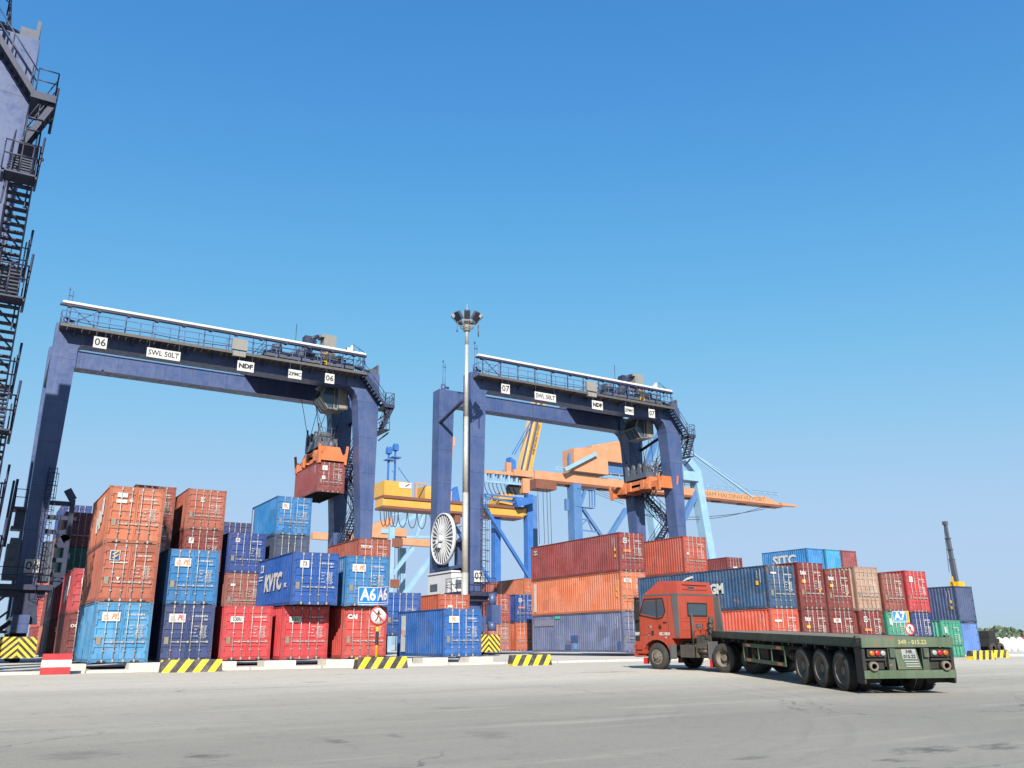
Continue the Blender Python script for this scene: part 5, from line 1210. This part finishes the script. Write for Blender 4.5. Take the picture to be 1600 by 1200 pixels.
add_part(Bc, 'lower_cab', PEACHD, lambda mb: (pbox(mb, 711, 800, 719.5, 818, Y, 1.6), pbox(mb, 608, 790, 616, 793.5, Y, 1.5)))
# third crane, far left behind
Y = 150.
Cc = empty('quay_crane', tuple(pt(611, 900, Y).xy)+(-.6,)); tag(Cc, 'pale blue and peach quay crane farthest away, behind the right leg of crane 06', cat='quay crane', group='quay cranes beyond the yard')
add_part(Cc, 'boom', PEACH, lambda mb: (pb(mb, (487, 837), (572, 843), Y, 1.2), pb(mb, (626, 846), (690, 851), Y, 1.3), pb(mb, (572, 842), (628, 846), Y+1, .8)))
def hC(mb):
    a, b, c = pt(560, 838, Y), pt(612, 838, Y), pt(612, 808, Y)
    mb.hexa([(a.x, Y, a.z), (b.x, Y, a.z), (b.x, Y+6, a.z), (a.x, Y+6, a.z)], [(a.x, Y, a.z+1.2), (b.x, Y, c.z), (b.x, Y+6, c.z), (a.x, Y+6, a.z+1.2)]); pbox(mb, 617, 825, 635, 838.5, Y-.5, 4)
add_part(Cc, 'machinery_house', PEACH, hC)
def lC(mb):
    q_ = pt(611, 822, Y); mb.beam((q_.x, Y, q_.z), (q_.x, Y, -.6), 1.1, 1.4, (0, 1, 0)); q_ = pt(649, 852, Y); mb.beam((q_.x, Y+6, q_.z), (q_.x, Y+6, -.6), 1.1, 1.4, (0, 1, 0))
add_part(Cc, 'leg', SKYB, lC)
def bC(mb):
    pb(mb, (613, 825), (672, 793), Y, .7); pb(mb, (612, 805), (660, 794), Y, .25); pb(mb, (650, 838), (665, 795), Y, .5); pb(mb, (633, 839), (690, 839), Y, .4); pb(mb, (645, 856), (606, 906), Y, .7); pb(mb, (685, 855), (620, 945), Y-4, .8)
    pbox(mb, 596, 826, 612, 834, Y-.2, 2); pb(mb, (670, 790), (678, 815), Y, .8)
add_part(Cc, 'brace', SKYB, bC)
add_part(Cc, 'trolley', PEACHD, lambda mb: (pbox(mb, 613, 841, 629, 855, Y-.8, 2), pbox(mb, 610, 905, 624, 918, Y-.8, 2)))
add_part(Cc, 'hoist_rope', ROPE, lambda mb: [pb(mb, (x, 855), (x-.5, 906), Y, .06) for x in (613, 617, 622, 626)])
add_part(Cc, 'boom_tip', PEACH, lambda mb: (pb(mb, (703, 735), (706, 695), Y+10, .5), pbox(mb, 703.5, 682, 711, 697, Y+10, 1)))

# ------------------------------------------------------------------ right background
def ground_far(px, py): return groundpt(px, py)
mc = empty('mobile_crane', (92.0, 54.0, -.6)); tag(mc, 'grey telescopic crane boom with yellow base rising behind the rightmost stack', 'mobile crane')
D0 = pt(1495, 916, 54.); D1 = pt(1477, 819, 54.); l = Vector((D0.x, 54, -.6)); mc.location = l
def loc(v): return Vector(v)-l
mb = MB()
for a, b_, w_ in ((0, .42, .44), (.42, .76, .36), (.76, 1, .28)): mb.beam(loc(D0.lerp(D1, a)), loc(D0.lerp(D1, b_)), w_, w_)
for a in (.42, .58, .76): mb.beam(loc(D0.lerp(D1, a)), loc(D0.lerp(D1, a+.015)), .5, .5)
mb.box(*[v for v in (loc(D1).x-.25, loc(D1).x+.2, -.2, .2, loc(D1).z-.1, loc(D1).z+.3)])
put('boom', mb, STEEL, mc)
put('boom_base', MB().box(loc(D0).x-.45, loc(D0).x+.65, -.5, .5, loc(D0).z-1.2, loc(D0).z+.45).beam(loc(D0)+Vector((-.5, 0, 0)), loc(D0)+Vector((-.6, 0, 1.0)), .12), YELMARK, mc)
put('carrier', MB().box(-1.6, .3, -1.0, 5.5, .9, 2.6).box(-.7, .6, -.6, .6, 2.6, loc(D0).z-1.2), YELMARK, mc)
put('hoist_rope', MB().tube(loc(D1)+Vector((-.3, 0, 0)), loc(D0)+Vector((-1.0, 0, 1.4)), .03, 4), ROPE, mc)
for x in (0., 4.):
    for s in (-1, 1): put('wheel', MB().lathe([(-.2, .3), (-.2, .6), (.2, .6), (.2, .3)], (-.65+s*.75, x, .6), 'x', 16), RUBBER, mc)
BAG = plain('bag_fabric', (222, 220, 214), .85, 0, .06)
rr = random.Random(5)
for i in range(5):
    q_ = groundpt(1554+i*10.5, 1018.5); zg = q_.z
    mb = MB(); n = 20; rings = []
    for z_, r_ in ((0, .5), (.1, .62), (.8, .7), (1.5, .64), (1.9, .5), (2.1, .3), (2.25, .12)):
        rings.append([(r_*1.0*math.copysign(abs(math.cos(2*math.pi*k/n))**.7, math.cos(2*math.pi*k/n))+rr.uniform(-.06, .06), r_*math.copysign(abs(math.sin(2*math.pi*k/n))**.7, math.sin(2*math.pi*k/n))+rr.uniform(-.06, .06), z_+rr.uniform(-.06, .06)) for k in range(n)])
    mb.add([v for rg in rings for v in rg], [(j*n+k, j*n+(k+1) % n, (j+1)*n+(k+1) % n, (j+1)*n+k) for j in range(len(rings)-1) for k in range(n)]+[tuple(range((len(rings)-1)*n, len(rings)*n))], True)
    tag(put('bulk_bag', mb, BAG, None, (q_.x, q_.y, zg)), 'big white bulk bag standing in the row on the far right', 'bulk bag', 'white bulk bags in a row')
# dark loader seen past the rightmost stack
q_ = groundpt(1551, 1020); ld = empty('wheel_loader', (q_.x, q_.y, q_.z)); tag(ld, 'dark loading machine half hidden behind the rightmost blue container stack', 'loader')
put('body', MB().box(-2.2, .6, -1, 1, .9, 2.0).box(-1.6, .1, -.8, .8, 2.0, 3.1).box(.1, .8, -.9, .9, 1.1, 1.7), CHASSIS, ld)
put('lift_arm', MB().beam((.2, 0, 2.2), (1.6, 0, 3.2), .3).beam((1.6, 0, 3.2), (2.4, 0, 3.1), .25).box(-.2, .5, -.9, .9, 1.2, 1.5), CHASSIS, ld)
put('yellow_panel', MB().box(.3, .7, -1.06, -1.0, 1.0, 1.5), YELMARK, ld)
for x in (-1.6, .4):
    for s in (-1, 1): put('wheel', MB().lathe([(-.25, .3), (-.25, .7), (.25, .7), (.25, .3)], (x, s*1.0, .7), 'y', 18), RUBBER, ld)
# far wood along the horizon
def leafmat():
    m, nt, b = newmat('far_foliage'); N = NT(nt); v = N.vec(False)
    N.link(N.mix(N.ramp(N.noise(v, .05, 4), .35, .65), (.045, .075, .04), (.085, .115, .06)), b.inputs['Base Color']); b.inputs['Roughness'].default_value = .8; return m
rr = random.Random(11); mb = MB()
vx = []
for i in range(5200):
    az = rr.uniform(math.radians(54), math.radians(78)); d = rr.uniform(640, 760)
    hmax = 7.2+2.2*math.sin(az*37)+1.3*math.sin(az*91+1)+1.0*math.sin(az*173)
    x, y = d*math.sin(az), d*math.cos(az); z0 = -1.2+rr.random()**.7*hmax; s_ = rr.uniform(.7, 1.7)
    a = rr.uniform(0, 6.3); n1 = Vector((math.cos(a), math.sin(a), rr.uniform(-.6, .6))).normalized(); u = n1.cross(Vector((0, 0, 1))).normalized(); w_ = n1.cross(u)
    c = Vector((x, y, z0)); mb.add([c+u*s_*1.2, c+w_*s_*.8, c-u*s_*1.1, c-w_*s_*.9], [(0, 1, 2, 3)])
o = put('woodland', mb.mesh('woodland', False), leafmat()); tag(o, kind='stuff'); tag(o, 'low dark green belt of far trees on the horizon at right', 'woodland')

# ------------------------------------------------------------------ shed added out of view past the left edge, to cast shade on the foot of crane 06
BLOCKER = paint('blocker_grey', (150, 156, 160), .3, .3, .1, .6)
wh = empty('sun_blocker', (-9.4, 59.5, -.17)); tag(wh, 'tall plain grey shed standing beyond the left edge of the yard lane', 'blocker')
put('wall', MB().box(-6., 6.8, -3., 2.5, 0, 20.1), BLOCKER, wh)  # wall, roof and door are invented for the added shade caster
put('roof', MB().box(-6.1, 6.9, -3.1, 2.6, 20.1, 20.3), STEEL, wh)
put('door', MB().box(-3, 3, -3.06, -3.0, 0, 6), CABWALL, wh)

# ------------------------------------------------------------------ parts that come in several pieces become one object per piece
def split_mesh(me):
    n = len(me.vertices); par = list(range(n))
    def fd(i):
        while par[i] != i: par[i] = par[par[i]]; i = par[i]
        return i
    for p in me.polygons:
        a = fd(p.vertices[0])
        for v in p.vertices[1:]: par[fd(v)] = a
    bx = {}
    for v in me.vertices:
        k = fd(v.index); q = bx.setdefault(k, [list(v.co), list(v.co)])
        for i in range(3): q[0][i] = min(q[0][i], v.co[i]); q[1][i] = max(q[1][i], v.co[i])
    ks = list(bx); cl = {k: k for k in ks}
    def fc(k):
        while cl[k] != k: k = cl[k]
        return k
    for i, a in enumerate(ks):
        for b in ks[i+1:]:
            A_, B_ = bx[a], bx[b]
            if all(A_[0][j] < B_[1][j]+.03 and B_[0][j] < A_[1][j]+.03 for j in range(3)): cl[fc(b)] = fc(a)
    groups = {}
    for p in me.polygons: groups.setdefault(fc(fd(p.vertices[0])), []).append(p)
    if len(groups) < 2: return None
    out = []
    for ps in groups.values():
        idx = {}; fs = []
        for p in ps: fs.append([idx.setdefault(v, len(idx)) for v in p.vertices])
        m2 = bpy.data.meshes.new(me.name); m2.from_pydata([me.vertices[i].co for i in idx], [], fs)
        m2.polygons.foreach_set('use_smooth', [p.use_smooth for p in ps])
        for mm in me.materials: m2.materials.append(mm)
        m2.update(); out.append(m2)
    return out
SPLIT = ('aerial', 'bracket', 'badge', 'bumper_bracket', 'mounting_plate', 'corner_panel', 'emblem', 'exhaust_stack', 'hanging_cable', 'height_sticker', 'house_vent', 'landing_leg', 'lower_cab',
         'machinery_house', 'mud_flap', 'mud_guard', 'reflector', 'step', 'electric_cabinet', 'machinery', 'festoon_cable', 'side_emblem', 'house_girder', 'lamp_housing')
cache_ = {}
for o in [o for o in bpy.data.objects if o.type == 'MESH' and o.name.split('.')[0] in SPLIT]:
    nm = o.name.split('.')[0]; k = o.data.name
    if k not in cache_: cache_[k] = split_mesh(o.data)
    if not cache_[k]: continue
    for i, m2 in enumerate(cache_[k]):
        if i == 0: o.data = m2
        else: c = o.copy(); c.data = m2; COL.objects.link(c); c.parent = o.parent
